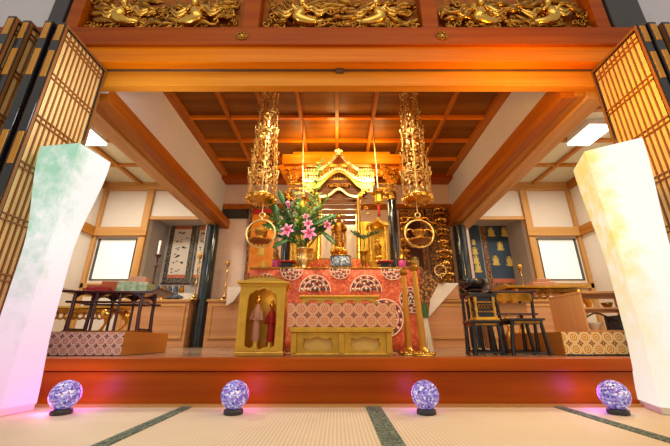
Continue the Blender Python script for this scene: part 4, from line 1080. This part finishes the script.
# ---- yoraku: long hanging gilt ornaments
def plate(mb, c, q, s_):
    """little leaf-shaped pendant plate, facing outward at angle q"""
    c = Vector(c); a = Vector((-math.sin(q), math.cos(q), 0)); o_ = Vector((math.cos(q), math.sin(q), 0))*.0018
    P = [(0, .5), (.36, .2), (.3, -.15), (0, -.6), (-.3, -.15), (-.36, .2)]
    vs = [c+a*x*s_+Vector((0, 0, z*s_))-o_ for x, z in P]+[c+a*x*s_+Vector((0, 0, z*s_))+o_ for x, z in P]
    mb.add(vs, [tuple(range(6)), tuple(range(6, 12))[::-1]]+[(i, i+6, (i+1) % 6+6, (i+1) % 6) for i in range(6)])
def yoraku(x, Y, label, lean):
    rnd = random.Random(5); z1 = ZC-.04; z0 = Zv(203, Y); Ht = z1-z0
    t = thing('hanging_altar_ornament', label, 'ornament', (x, Y, z0), 0, 'long gilt pendant ornaments hanging before the altar')
    MB().tube([(0, 0, .03), (0, 0, Ht)], .007, 8).torus((0, 0, Ht+.012), .014, .004, 'y', 12, 5).build('centre_rod', M['gold_pale'], t)
    tiers = [(.97, .075), (.80, .088), (.61, .098), (.42, .110), (.23, .122)]
    for k, (f, R) in enumerate(tiers):
        a = MB(); z = f*Ht
        a.torus((0, 0, z), R*.9, .004, 'z', 20, 5).torus((0, 0, z+.01), R*.45, .004, 'z', 14, 5)
        for j in range(6): a.tube([(0, 0, z+.02), (R*.9*math.cos(j), R*.9*math.sin(j), z)], .003, 4)
        for j in range(10):
            q = 2*PI*j/10+k*.3; cx_, cy_ = R*math.cos(q), R*math.sin(q)
            a.tube(bez([(cx_*.8, cy_*.8, z), (cx_*1.1, cy_*1.1, z+.004), (cx_*1.14, cy_*1.14, z+.03)], 3), [.006]*6+[.003], 5)
            a.ball((cx_*1.14, cy_*1.14, z+.034), .0095, 6, 5)
            for m_ in range(2): a.ball((cx_*(.6+.2*m_), cy_*(.6+.2*m_), z+.028), .009, 6, 5)
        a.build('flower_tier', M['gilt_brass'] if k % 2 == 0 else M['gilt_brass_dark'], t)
    for j in range(10):
        a = MB(); q0 = 2*PI*j/10+.15
        for k in range(len(tiers)):
            zt = tiers[k][0]*Ht; zn = tiers[k+1][0]*Ht if k+1 < len(tiers) else .045
            Ra = tiers[k][1]; Rb = tiers[k+1][1] if k+1 < len(tiers) else .128
            nn = 5
            a.tube([(Ra*math.cos(q0), Ra*math.sin(q0), zt), (Rb*.95*math.cos(q0), Rb*.95*math.sin(q0), zn+.01)], .0022, 4)
            for i in range(4):
                for g_ in range(2):
                    qq = q0+rnd.uniform(-.34, .34); ff = rnd.random(); RR = (Ra+(Rb*.95-Ra)*ff)*rnd.uniform(.75, 1.12); zz = zt+(zn-zt)*ff
                    plate(a, (RR*math.cos(qq), RR*math.sin(qq), zz), qq+rnd.uniform(-.6, .6), rnd.uniform(.014, .026))
            for i in range(nn):
                f_ = (i+.7)/(nn+.3); R = Ra+(Rb*.95-Ra)*f_; q = q0+rnd.uniform(-.22, .22); z = zt+(zn-zt)*f_
                plate(a, (R*math.cos(q)*1.04, R*math.sin(q)*1.04, z), q, rnd.uniform(.020, .034))
                if i % 2 == 0: a.ball((R*math.cos(q), R*math.sin(q), z+.02), .007, 6, 5)
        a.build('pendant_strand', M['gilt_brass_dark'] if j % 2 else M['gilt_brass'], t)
    b = MB().lathe([(.02, .0), (.07, .006), (.115, .022), (.135, .044), (.138, .052), (.128, .05), (.10, .034), (.02, .024)], (0, 0, 0), 24)
    for j in range(14):
        q = 2*PI*j/14; b.ball((.118*math.cos(q), .118*math.sin(q), .026), (.024, .024, .016), 7, 5)
    b.build('lotus_base', M['gold'], t)
    return t
def ring_lamp(x, Y, label, inner):
    zc = Zv(233.5, Y); R = .122
    t = thing('ring_hanging_lamp', label, 'lamp', (x, Y, zc-R), 0, 'gilt ring lamps hanging below the pendants')
    MB().torus((0, 0, R), R, .0085, 'y', 40, 8).build('outer_ring', M['gold_pale'], t)
    ztop = Zv(203, Y)-(zc-R)
    h = MB().torus((0, 0, 2*R+.045), .022, .006, 'y', 18, 6).tube([(0, 0, 2*R+.066), (0, 0, ztop-.001)], .004, 6).tube([(0, 0, 2*R+.022), (0, 0, 2*R)], .008, 6)
    h.build('hanging_hook', M['gold_pale'], t)
    b = MB().lathe([(.09, .05), (.10, .058), (.095, .066), (.04, .066)], (0, 0, 0), 20).lathe([(.05, .066), (.03, .09), (.05, .12), (.058, .14), (.05, .15), (.012, .155)], (0, 0, 0), 16)
    b.build('oil_lamp_bowl', M['gold_dark'], t)
    s_ = MB()
    for sx in (-1, 1): s_.tube(bez([(sx*R*.98, 0, R), (sx*.08, 0, R+.04), (sx*.03, 0, R+.02), (0, 0, .155)], 4), .005, 6)
    for j in range(8):
        q = PI*(j+1.5)/10; s_.ball((-R*math.cos(q)*.88, 0, R-R*math.sin(q)*.88), .009, 6, 5)
    s_.build('scroll_ornament', M['gold'], t)
    r = MB()
    if inner: r.bx(-.045, .045, .03, .06, .17, .195).bx(-.04, .04, .035, .055, .10, .165); r.build('small_label_plate', M['gold_dark'], t)
    else:
        for sx in (-1, 1): r.tube(bez([(0, 0, 2*R+.01), (sx*.07, 0, 2*R+.02), (sx*.10, 0, 2*R-.02), (sx*.16, 0, 2*R-.03)], 4), [.012, .012, .01, .01, .009, .009, .008, .008, .007, .006, .005, .004, .004], 6)
        r.build('cloud_crest', M['gold_dark'], t)
    return t
yoraku(-.67, 2.68, 'long gilt pendant ornament hanging left of the shrine above the lilies', 0)
yoraku(.715, 2.68, 'long gilt pendant ornament hanging right of the shrine', 0)
ring_lamp(-.65, 2.68, 'gilt ring hanging lamp in front of the orange scroll, left', True)
ring_lamp(.70, 2.68, 'gilt ring hanging lamp in front of the dark gold hangings, right', False)

# ================================================================== lilies and leaves
VC = Vector((-.305, 2.985, ZT_+.15))
VC0 = VC
BQ = thing('lily_bouquet', 'bouquet of pink lilies with tall green fronds in the gilt vase, left on the altar', 'flowers', VC)
def sub(name, p, root):
    o = bpy.data.objects.new(name, None); COL.objects.link(o); o.parent = root; o.location = Vector(p)-root.location; o.empty_display_size = .03; return o
def lily(u, v, Y, s_, dirv, label, open_=1.0):
    p = at(u, v, Y); t = sub('lily', p, BQ)
    d = Vector(dirv).normalized(); a0 = d.orthogonal().normalized(); b0 = d.cross(a0)
    ob = MB(); inn = MB()
    for k in range(6):
        q = k*PI/3; o_ = a0*math.cos(q)+b0*math.sin(q); f = (d*(1.2-open_*.9)+o_*open_).normalized()
        for mb, Wd, off in ((ob, .42, 0), (inn, .22, .0016)):
            Ln = s_*(1 if mb is ob else .82); vs = []; n = 7
            for i in range(n+1):
                tt = i/n; wv = Wd*s_*.5*math.sin(PI*min(1, tt*.9+.1))**.9
                c = d*s_*.5*tt*(1-.6*tt)+f*Ln*tt-d*.22*s_*tt*tt*open_+d*off; sd = d.cross(o_).normalized()
                vs += [c-sd*wv+d*wv*.15, c+sd*wv*0, c+sd*wv+d*wv*.15]
            mb.add(vs, [(i*3+j, i*3+j+1, i*3+j+4, i*3+j+3) for i in range(n) for j in (0, 1)], True)
    ob.build('petals', M['petal_edge'], t, solid=.001); inn.build('petal_centres', M['petal'], t)
    st = MB()
    for k in range(5):
        q = k*2*PI/5; e = d*s_*.55+(a0*math.cos(q)+b0*math.sin(q))*s_*.14; st.tube([(0, 0, 0), e], .0015, 4); st.ball(e, .005, 6, 4)
    st.build('stamens', M['gold_dark'], t)
    vc = VC-p; g = MB().tube(bez([-d*.005, vc*.4+Vector((0, .02, .03)), vc], 5), .004, 6); g.build('stem', M['stem'], t)
    return t
LL = ((288, 231, 2.73, .075, (-.25, -1, .1), 'open pink lily, lowest on the left of the bouquet', 1), (309, 234, 2.73, .078, (.1, -1, 0), 'largest open pink lily, lowest in the middle of the bouquet', 1),
      (308, 225, 2.76, .055, (.1, -1, .5), 'small pink lily just above the largest lily', .9), (306, 218, 2.79, .045, (0, -1, .6), 'pale pink lily high in the middle of the bouquet', .8),
      (289, 209, 2.79, .07, (-.1, -.6, .7), 'half-closed pale pink lily pointing up, top left of bouquet', .35), (326, 226, 2.79, .06, (.7, -.8, .1), 'pink lily on the right side of the bouquet', .9))
for u, v, Y, s_, dv, lb, op in LL: lily(u, v, Y, s_, dv, lb, op)
def leafspray(label, base, tip, W, mat, droop=.12):
    b, e = Vector(base), Vector(tip); t = sub('broad_leaf', b, BQ); d = e-b
    MB().tube(bez([VC-b, (VC-b)*.4+Vector((0, 0, .02)), (0, 0, 0)], 4), .004, 5).build('stem', M['stem'], t)
    MB().leaf((0, 0, 0), d, (0, -.9, .45), d.length, W, droop, 9).build('leaf_blade', M[mat], t, solid=.0012)
for b, e, W, mt, lb in (((278, 222), (272, 196), .06, 'leaf', 'broad dark leaf rising at the upper left of the bouquet'), ((284, 205), (279, 188), .05, 'leaf', 'broad dark leaf highest on the left beside the pendant'), ((282, 232), (262, 222), .06, 'leaf', 'broad dark leaf reaching left toward the ring lamp'),
                       ((288, 240), (272, 246), .05, 'leaf', 'dark leaf at the lower left of the bouquet'), ((312, 226), (338, 211), .05, 'leaf', 'long dark leaf crossing the shrine toward the statue'), ((322, 232), (336, 243), .05, 'leaf', 'drooping dark leaf at the lower right of the bouquet')):
    p, q = at(*b, 2.80), at(*e, 2.78); leafspray(lb, p, q, W, mt)
def fern(label, base, tip, mat, n=26, L=.06, W=.016):
    b, e = Vector(base), Vector(tip); t = sub('leafy_branch', b, BQ); d = e-b
    a = MB().tube(bez([VC-b, (0, 0, 0), d], 5), .003, 5); a.build('stem', M['stem'], t); r = random.Random(int(e.x*1000)); f = MB()
    for k in range(n):
        q = (k+.5)/n; c = d*q; an = r.uniform(0, 2*PI); o_ = Vector((math.cos(an), math.sin(an)*.6-.3, .45+.3*r.random()))
        f.leaf(c, o_, (0, -1, .3), L*(1.15-.5*q), W, .2, 3)
    f.build('foliage', M[mat], t)
for b, e, mt, n, Lf, lb in (((312, 212), (321, 160), 'leaf_light', 60, .085, 'tall feathery bright green frond, highest of the bouquet'), ((300, 232), (296, 192), 'leaf', 40, .075, 'dark leafy branch behind the pale upright lily'), ((286, 238), (268, 214), 'leaf', 34, .07, 'dark leafy branch spreading left of the bouquet'),
                        ((296, 244), (276, 236), 'leaf', 34, .06, 'dark leafy branch below the left lily'), ((318, 236), (334, 218), 'leaf', 30, .06, 'leafy branch right of the pink lilies'), ((306, 244), (318, 228), 'pine', 40, .06, 'dense dark foliage above the vase mouth'), ((300, 228), (306, 206), 'leaf_light', 34, .06, 'bright green foliage in the heart of the bouquet'), ((294, 240), (288, 216), 'pine', 40, .07, 'dense dark foliage between the two big lilies'), ((310, 222), (328, 196), 'leaf_light', 36, .06, 'bright green branch leaning right beneath the frond')):
    fern(lb, at(*b, 2.88), at(*e, 2.86), mt, n, Lf)
# pine branch at the right, in a slim vase
vase('slim_vase', (.245, 2.98, ZT_), .16, .045, M['gold_dark'], 'slim aged gilt vase holding a pine branch, right on the altar', handles=False)
VC = Vector((.245, 2.98, ZT_+.14))

def _more():
    r = random.Random(21)
    for k in range(9):
        an = PI*(.08+.84*k/8); u = 300+34*math.cos(an); v = 232-30*math.sin(an)
        fern('', at(300+8*math.cos(an), 236, 2.9), at(u, v, 2.86+.03*(k % 2)), ('leaf', 'leaf_light', 'pine')[k % 3], 46, .075, .018)
_vc = VC; VC = VC0; _more(); VC = _vc
BQ = thing('pine_spray', 'small dark pine spray in the slim vase, right of the statue', 'branch', VC)
for b, e, lb in (((366, 238), (380, 232), 'small pine branch pointing right from the slim vase'), ((364, 240), (352, 232), 'small pine branch pointing left from the slim vase')):
    fern(lb, at(*b, 2.97), at(*e, 2.95), 'pine', 40, .06, .010)

# ================================================================== tall gilt staffs, tassel, cloths
def staff(u0, u1, vt, vb, Y, label):
    a, b = at(u0, vt, Y), at(u1, vb, Y); t = thing('gilt_staff', label, 'staff', (b.x, Y, DZ+.0005)); k = Vector((a.x-b.x, 0, a.z-DZ)); 
    MB().tube([k*.06, k*.9], [.021, .018], 14).build('shaft', M['staff'], t)
    MB().tube([k*.9, k*.925, k*.955, k*.985, k*1.0], [.017, .026, .028, .018, .006], 14).build('bulb_top', M['gold_dark'], t)
    MB().tube([k*.5, k*.53], .019, 12).tube([k*.75, k*.76], .019, 12).build('collar', M['brass'], t)
    f = MB().lathe([(.066, 0), (.066, .006), (.034, .020), (.022, .045), (.018, .05)], (0, 0, 0), 18)
    for j in range(9):
        q = 2*PI*j/9; f.ball((.052*math.cos(q), .048*math.sin(q), .012), (.022, .018, .011), 7, 5)
    f.build('lotus_foot', M['gold'], t)
staff(403, 409, 268, 355, 2.25, 'left of two tall gilt staffs on lotus feet, before the altar')
staff(413, 424, 263, 353, 2.11, 'right and taller of two tall gilt staffs on lotus feet')
p = at(424, 303, 2.42); t = thing('braided_tassel', 'green and white braided tassel just right of the right gilt staff', 'tassel', (p.x, 2.42, DZ+.0005))
hT = p.z-DZ
MB().tube([(0, 0, hT*.70), (0, 0, hT*.85), (0, 0, hT)], [.026, .022, .016], 10).build('green_knot', M['leaf'], t)
f = MB()
for k in range(10): q = 2*PI*k/10; f.tube(bez([(.008*math.cos(q), .008*math.sin(q), hT*.70), (.024*math.cos(q+.5), .024*math.sin(q+.5), hT*.3), (.032*math.cos(q), .032*math.sin(q), 0.004)], 4), .009, 5)
f.build('white_fringe', M['white_cloth'], t)

def cloth_table(u0, u1, utip, vtop, vtip, Y, label, mat='white_cloth', dx=0):
    a, b, c = at(u0, vtop, Y), at(u1, vtop, Y), at(utip, vtip, Y); cx = (a.x+b.x)/2; zt = a.z
    t = thing('cloth_covered_stand', label, 'table', (cx, Y+.13, ZK+.0005)); w_ = (b.x-a.x)/2; h_ = zt-ZK
    MB().bx(-w_, w_, -.12, .12, 0, h_-.006).build('stand', M['cabinet'], t)
    MB().bx(-w_-.004, w_+.004, -.126, .124, h_-.006, h_).prism([(-w_-.003, h_-.0061), (w_+.003, h_-.0061), (c.x-cx+w_*.9, (c.z-ZK)*.35), (c.x-cx, c.z-ZK)], -.134, -.1265).build('white_cover', M[mat], t)
# left alcove: scrolls, cloth, vases
def scroll(u0, u1, vt, vb, Y, label, outer, inner, top=None, inset=.2, writing=None, cat='hanging scroll', figs=None, tint=None):
    a, b = at(u0, vt, Y), at(u1, vb, Y); xa, xb = at(u0, (vt+vb)/2, Y).x, at(u1, (vt+vb)/2, Y).x
    cx = (xa+xb)/2; w_ = (xb-xa)/2; h_ = a.z-b.z
    t = thing('hanging_scroll', label, cat, (cx, Y, b.z))
    MB().bx(-w_, w_, -.003, .003, .01, h_-.01).build('scroll_mount', M[outer], t)
    k = w_*(1-inset)
    MB().bx(-k, k, -.0045, -.0032, h_*.14, h_*.86).build('picture_panel', M[inner], t)
    if top: MB().bx(-k, k, -.0048, -.0032, h_*.86, h_*.93).bx(-k, k, -.0048, -.0032, h_*.09, h_*.14).build('silk_bands', M[top], t)
    MB().tube([(-w_-.015, 0, .006), (w_+.015, 0, .006)], .011, 10).build('roller', M['maroon'], t)
    MB().tube([(-w_, 0, h_-.006), (w_, 0, h_-.006)], .006, 8).build('hanging_bar', M['maroon'], t)
    if writing:
        r = random.Random(writing); g = MB(); n = 6
        for i in range(n):
            z = h_*(.80-.60*i/(n-1)); s_ = w_*.34
            for j in range(4):
                x0, z0 = r.uniform(-s_, s_), z+r.uniform(-.03, .03); pts = [(x0, -.006, z0), (x0+r.uniform(-s_, s_)*.7, -.006, z0+r.uniform(-.02, .02)), (x0+r.uniform(-s_, s_)*.7, -.006, z0-r.uniform(0, .04))]
                g.tube(bez(pts, 3), [.002, .008, .005, .008, .006, .005, .002], 5, .3)
        g.build('brush_writing', M['ink'], t)
    if figs:
        for (fx, fz, s_) in figs:
            f = MB().ball((fx*w_, -.007, fz*h_), (s_*.8, .004, s_), 10, 7).ball((fx*w_, -.009, fz*h_+s_*1.05), (s_*.36, .004, s_*.4), 8, 6).ball((fx*w_, -.008, fz*h_-s_*.8), (s_*1.1, .004, s_*.35), 10, 6).torus((fx*w_, -.006, fz*h_+s_*.7), s_*.75, .004, 'y', 16, 5)
            f.build('gold_figure', M['gold_silk'], t)
    return t
YW = 5.185
scroll(167, 193, 221, 284, YW, 'wide calligraphy scroll with terracotta bands in the left alcove', 'black_gold', 'cream_paper', 'orange_box', .34, 11)
scroll(194.5, 209, 222, 284, YW-.03, 'narrow calligraphy scroll beside the black post in the left alcove', 'black_gold', 'cream_paper', 'orange_box', .30, 12)
scroll(484, 518, 214, 290, YW, 'dark blue scroll with five golden seated figures in the right alcove', 'dark_gold_brocade', 'indigo', 'orange_box', .26, None, figs=((-.40, .74, .062), (.40, .74, .062), (0, .55, .058), (-.40, .36, .062), (.40, .35, .062)))
scroll(466, 483, 222, 290, YW-.03, 'dark blue scroll with a tall golden lotus, next to the right black post', 'indigo', 'indigo', None, .1, None, figs=((.1, .55, .05), (.1, .42, .055), (.2, .30, .06), (.1, .68, .035)))
scroll(247, 277, 204, 285, 4.60, 'orange scroll painting left of the altar, behind the ring lamp', 'dark_gold_brocade', 'orange_silk', 'red_box', .2, None, figs=((0, .40, .06), (.2, .22, .05)))
scroll(429, 452, 208, 290, 4.60, 'brown and gold brocade hanging right of the altar shrine', 'dark_gold_brocade', 'dark_gold_brocade', None, .2)
scroll(401, 427, 208, 290, 4.60, 'dark brown and gold hanging behind the right ring lamp', 'dark_gold_brocade', 'maroon', None, .35, None, figs=((0, .55, .06), (0, .3, .07)))

def item(mb, name, mat, loc, label, cat, group=None): return tag(mb.build(name, M[mat], None, loc), label, cat, group)
# white cloth runner along the left alcove shelf
sh = item(MB().bx(-.34, .34, -.06, .28, 0, .10), 'cloth_covered_shelf', 'white_cloth', (-2.27, YB-.1, ZK+.0005), 'shelf draped in white cloth below the calligraphy scrolls', 'shelf')
st = MB().bx(1.95, 2.78, YB+.0, YB+.5, DZ, ZK+.0).bx(-2.78, -1.95, YB+.0, YB+.5, DZ, ZK-.001)
struct('trim_alcove_sills', st, M['cabinet'])
zs = ZK+.101
for k, (x, c) in enumerate(((-2.45, 'teal'), (-2.36, 'gold'), (-2.29, 'teal'), (-2.2, 'teal'), (-2.12, 'gold'))):
    item(MB().lathe([(.022, 0), (.032, .018), (.034, .06), (.024, .085), (.028, .10)], (0, 0, 0), 14), 'small_jar', 'blue_grey_cloth' if c == 'teal' else 'gold_dark', (x, YB-.1, zs),
         '%s small jar in front of the alcove scrolls, %s from the left' % ('blue grey' if c == 'teal' else 'gold', ('first', 'second', 'third', 'fourth', 'fifth')[k]), 'jar', 'small jars before the calligraphy scrolls')
def candlestick(x, y, z, H_, label, candle=None, mat='brass', s_=1):
    t = thing('candlestick', label, 'candlestick', (x, y, z))
    MB().lathe([(.06*s_, 0), (.062*s_, .01), (.03*s_, .03), (.012*s_, .06), (.008*s_, H_*.3), (.016*s_, H_*.35), (.008*s_, H_*.4), (.008*s_, H_*.7), (.02*s_, H_*.74), (.008*s_, H_*.78), (.01*s_, H_*.92), (.03*s_, H_*.98), (.03*s_, H_)], (0, 0, 0), 16).build('stem', M[mat], t)
    if candle: MB().lathe([(.014, H_+.0005), (.016, H_+candle), (.004, H_+candle+.004)], (0, 0, 0), 12).build('candle', M['candle'], t)
    else: 
        l = MB()
        for j in range(6): q = j*PI/3; l.ball((.018*math.cos(q), .018*math.sin(q), H_+.022), (.012, .012, .026), 7, 5)
        l.build('lotus_bud', M['gold'], t)
    return t
Yc = 4.45
p = at(195, 300, Yc); candlestick(p.x, 4.41, ZK+.0005, at(195, 257, Yc).z-ZK, 'tall brass lotus stand in front of the left alcove scrolls, left of black post')
p = at(224, 300, Yc); candlestick(p.x, Yc, ZK+.0005, at(224, 264, Yc).z-ZK, 'tall brass lotus stand to the right of the left black post')
p = at(229, 290, Yc); item(MB().lathe([(.03, 0), (.02, .02), (.03, .05), (.05, .10), (.045, .13), (.06, .17)], (0, 0, 0), 14), 'brass_vase', 'brass', (at(251, 290, Yc).x, Yc+.02, ZK+.0005), 'small brass vase beside the left edge of the altar', 'vase')
p = at(156, 300, Yc); candlestick(p.x-.05, Yc-.06, ZK+.0005, at(156, 256, Yc).z-ZK, 'dark red lacquer candlestick with white candle at the left alcove', .20, 'maroon', 1.5)
item(MB().lathe([(.04, 0), (.03, .02), (.055, .08), (.06, .14), (.035, .2), (.045, .24)], (0, 0, 0), 16), 'brass_vase', 'brass', (at(141, 290, Yc).x, Yc-.03, ZK+.0005+.0), 'tall brass vase left of the white candle', 'vase')
item(MB().lathe([(.04, 0), (.02, .03), (.02, .05), (.05, .09), (.06, .12), (.05, .125), (.02, .10)], (0, 0, 0), 18), 'offering_cup', 'gold_dark', (at(161, 300, 4.4).x, 4.42, ZK+.0005), 'gilt footed offering cup beneath the wide calligraphy scroll', 'cup')
m = MB(); 
for k, (dx, dz, r_) in enumerate(((-.06, .03, .05), (.04, .035, .055), (0, .07, .05), (.09, .03, .035))): m.ball((dx, 0, dz), (r_*1.2, r_, r_*.62), 10, 7)
item(m, 'cloth_bundle', 'blue_grey_cloth', (at(173, 300, 4.39).x, 4.385, ZK+.001), 'blue grey cloth bundle on the cabinet right of the sutra desk', 'cloth')
p = at(526, 300, Yc); candlestick(p.x, Yc, ZK+.0005, at(526, 268, Yc).z-ZK, 'tall brass lotus stand in front of the right alcove')
cloth_table(432, 458, 428, 283, 318, 4.31, 'stand covered with a white cloth on the cabinet, right of the altar')
cloth_table(228, 243, 226, 287, 306, 4.31, 'small stand with pale cloth on the cabinet, left of the altar')
# statue and ring gong right of the altar
buddha((at(424, 283, 4.1).x, 4.42, ZK+.0005), .72, 'aged gilt statue standing right of the altar near the white cloth')
t = thing('round_frame_stand', 'pale ring on a stand in front of the brown and gold hanging', 'ornament', (at(444, 283, 4.2).x, 4.30, Zv(283, 4.31)+.001))
MB().torus((0, 0, .16), .075, .008, 'y', 28, 7).build('ring', M['gold_pale'], t)
MB().lathe([(.05, 0), (.045, .012), (.012, .025), (.008, .085)], (0, 0, 0), 16).build('foot', M['brass'], t)

def pendant_column(u0, u1, vt, vb, Y, seed, label):
    a, b = at(u0, (vt+vb)/2, Y), at(u1, (vt+vb)/2, Y); zt, zb = Zv(vt, Y), Zv(vb, Y); w_ = (b.x-a.x)/2; cx = (a.x+b.x)/2
    t = thing('carved_pendant', label, 'ornament', (cx, Y, zb), 0); r = random.Random(seed); H_ = zt-zb; n = int(H_/.075)
    MB().tube([(0, 0, 0), (0, 0, H_)], .012, 8).build('rod', M['gold_dark'], t)
    for k in range(n):
        z = H_*(k+.5)/n; m = MB(); s_ = .75+.25*math.sin(k*1.7)
        m.lathe([(.02, z-.02), (w_*.7*s_, z-.012), (w_*.8*s_, z), (w_*.4, z+.02), (.015, z+.026)], (0, 0, 0), 12)
        for j in range(7):
            q = 2*PI*j/7+r.random(); m.ball((w_*.8*s_*math.cos(q), w_*.8*s_*math.sin(q), z-.012), (.018, .018, .024), 6, 5)
        m.build('lotus_tier', M['gold'] if k % 2 else M['gold_dark'], t)
    return t
pendant_column(434, 452, 207, 283, 4.42, 1, 'aged gilt tiered pendant beside the right black post')
pendant_column(400, 411, 210, 270, 4.42, 2, 'aged gilt tiered pendant just right of the right lacquer pillar')
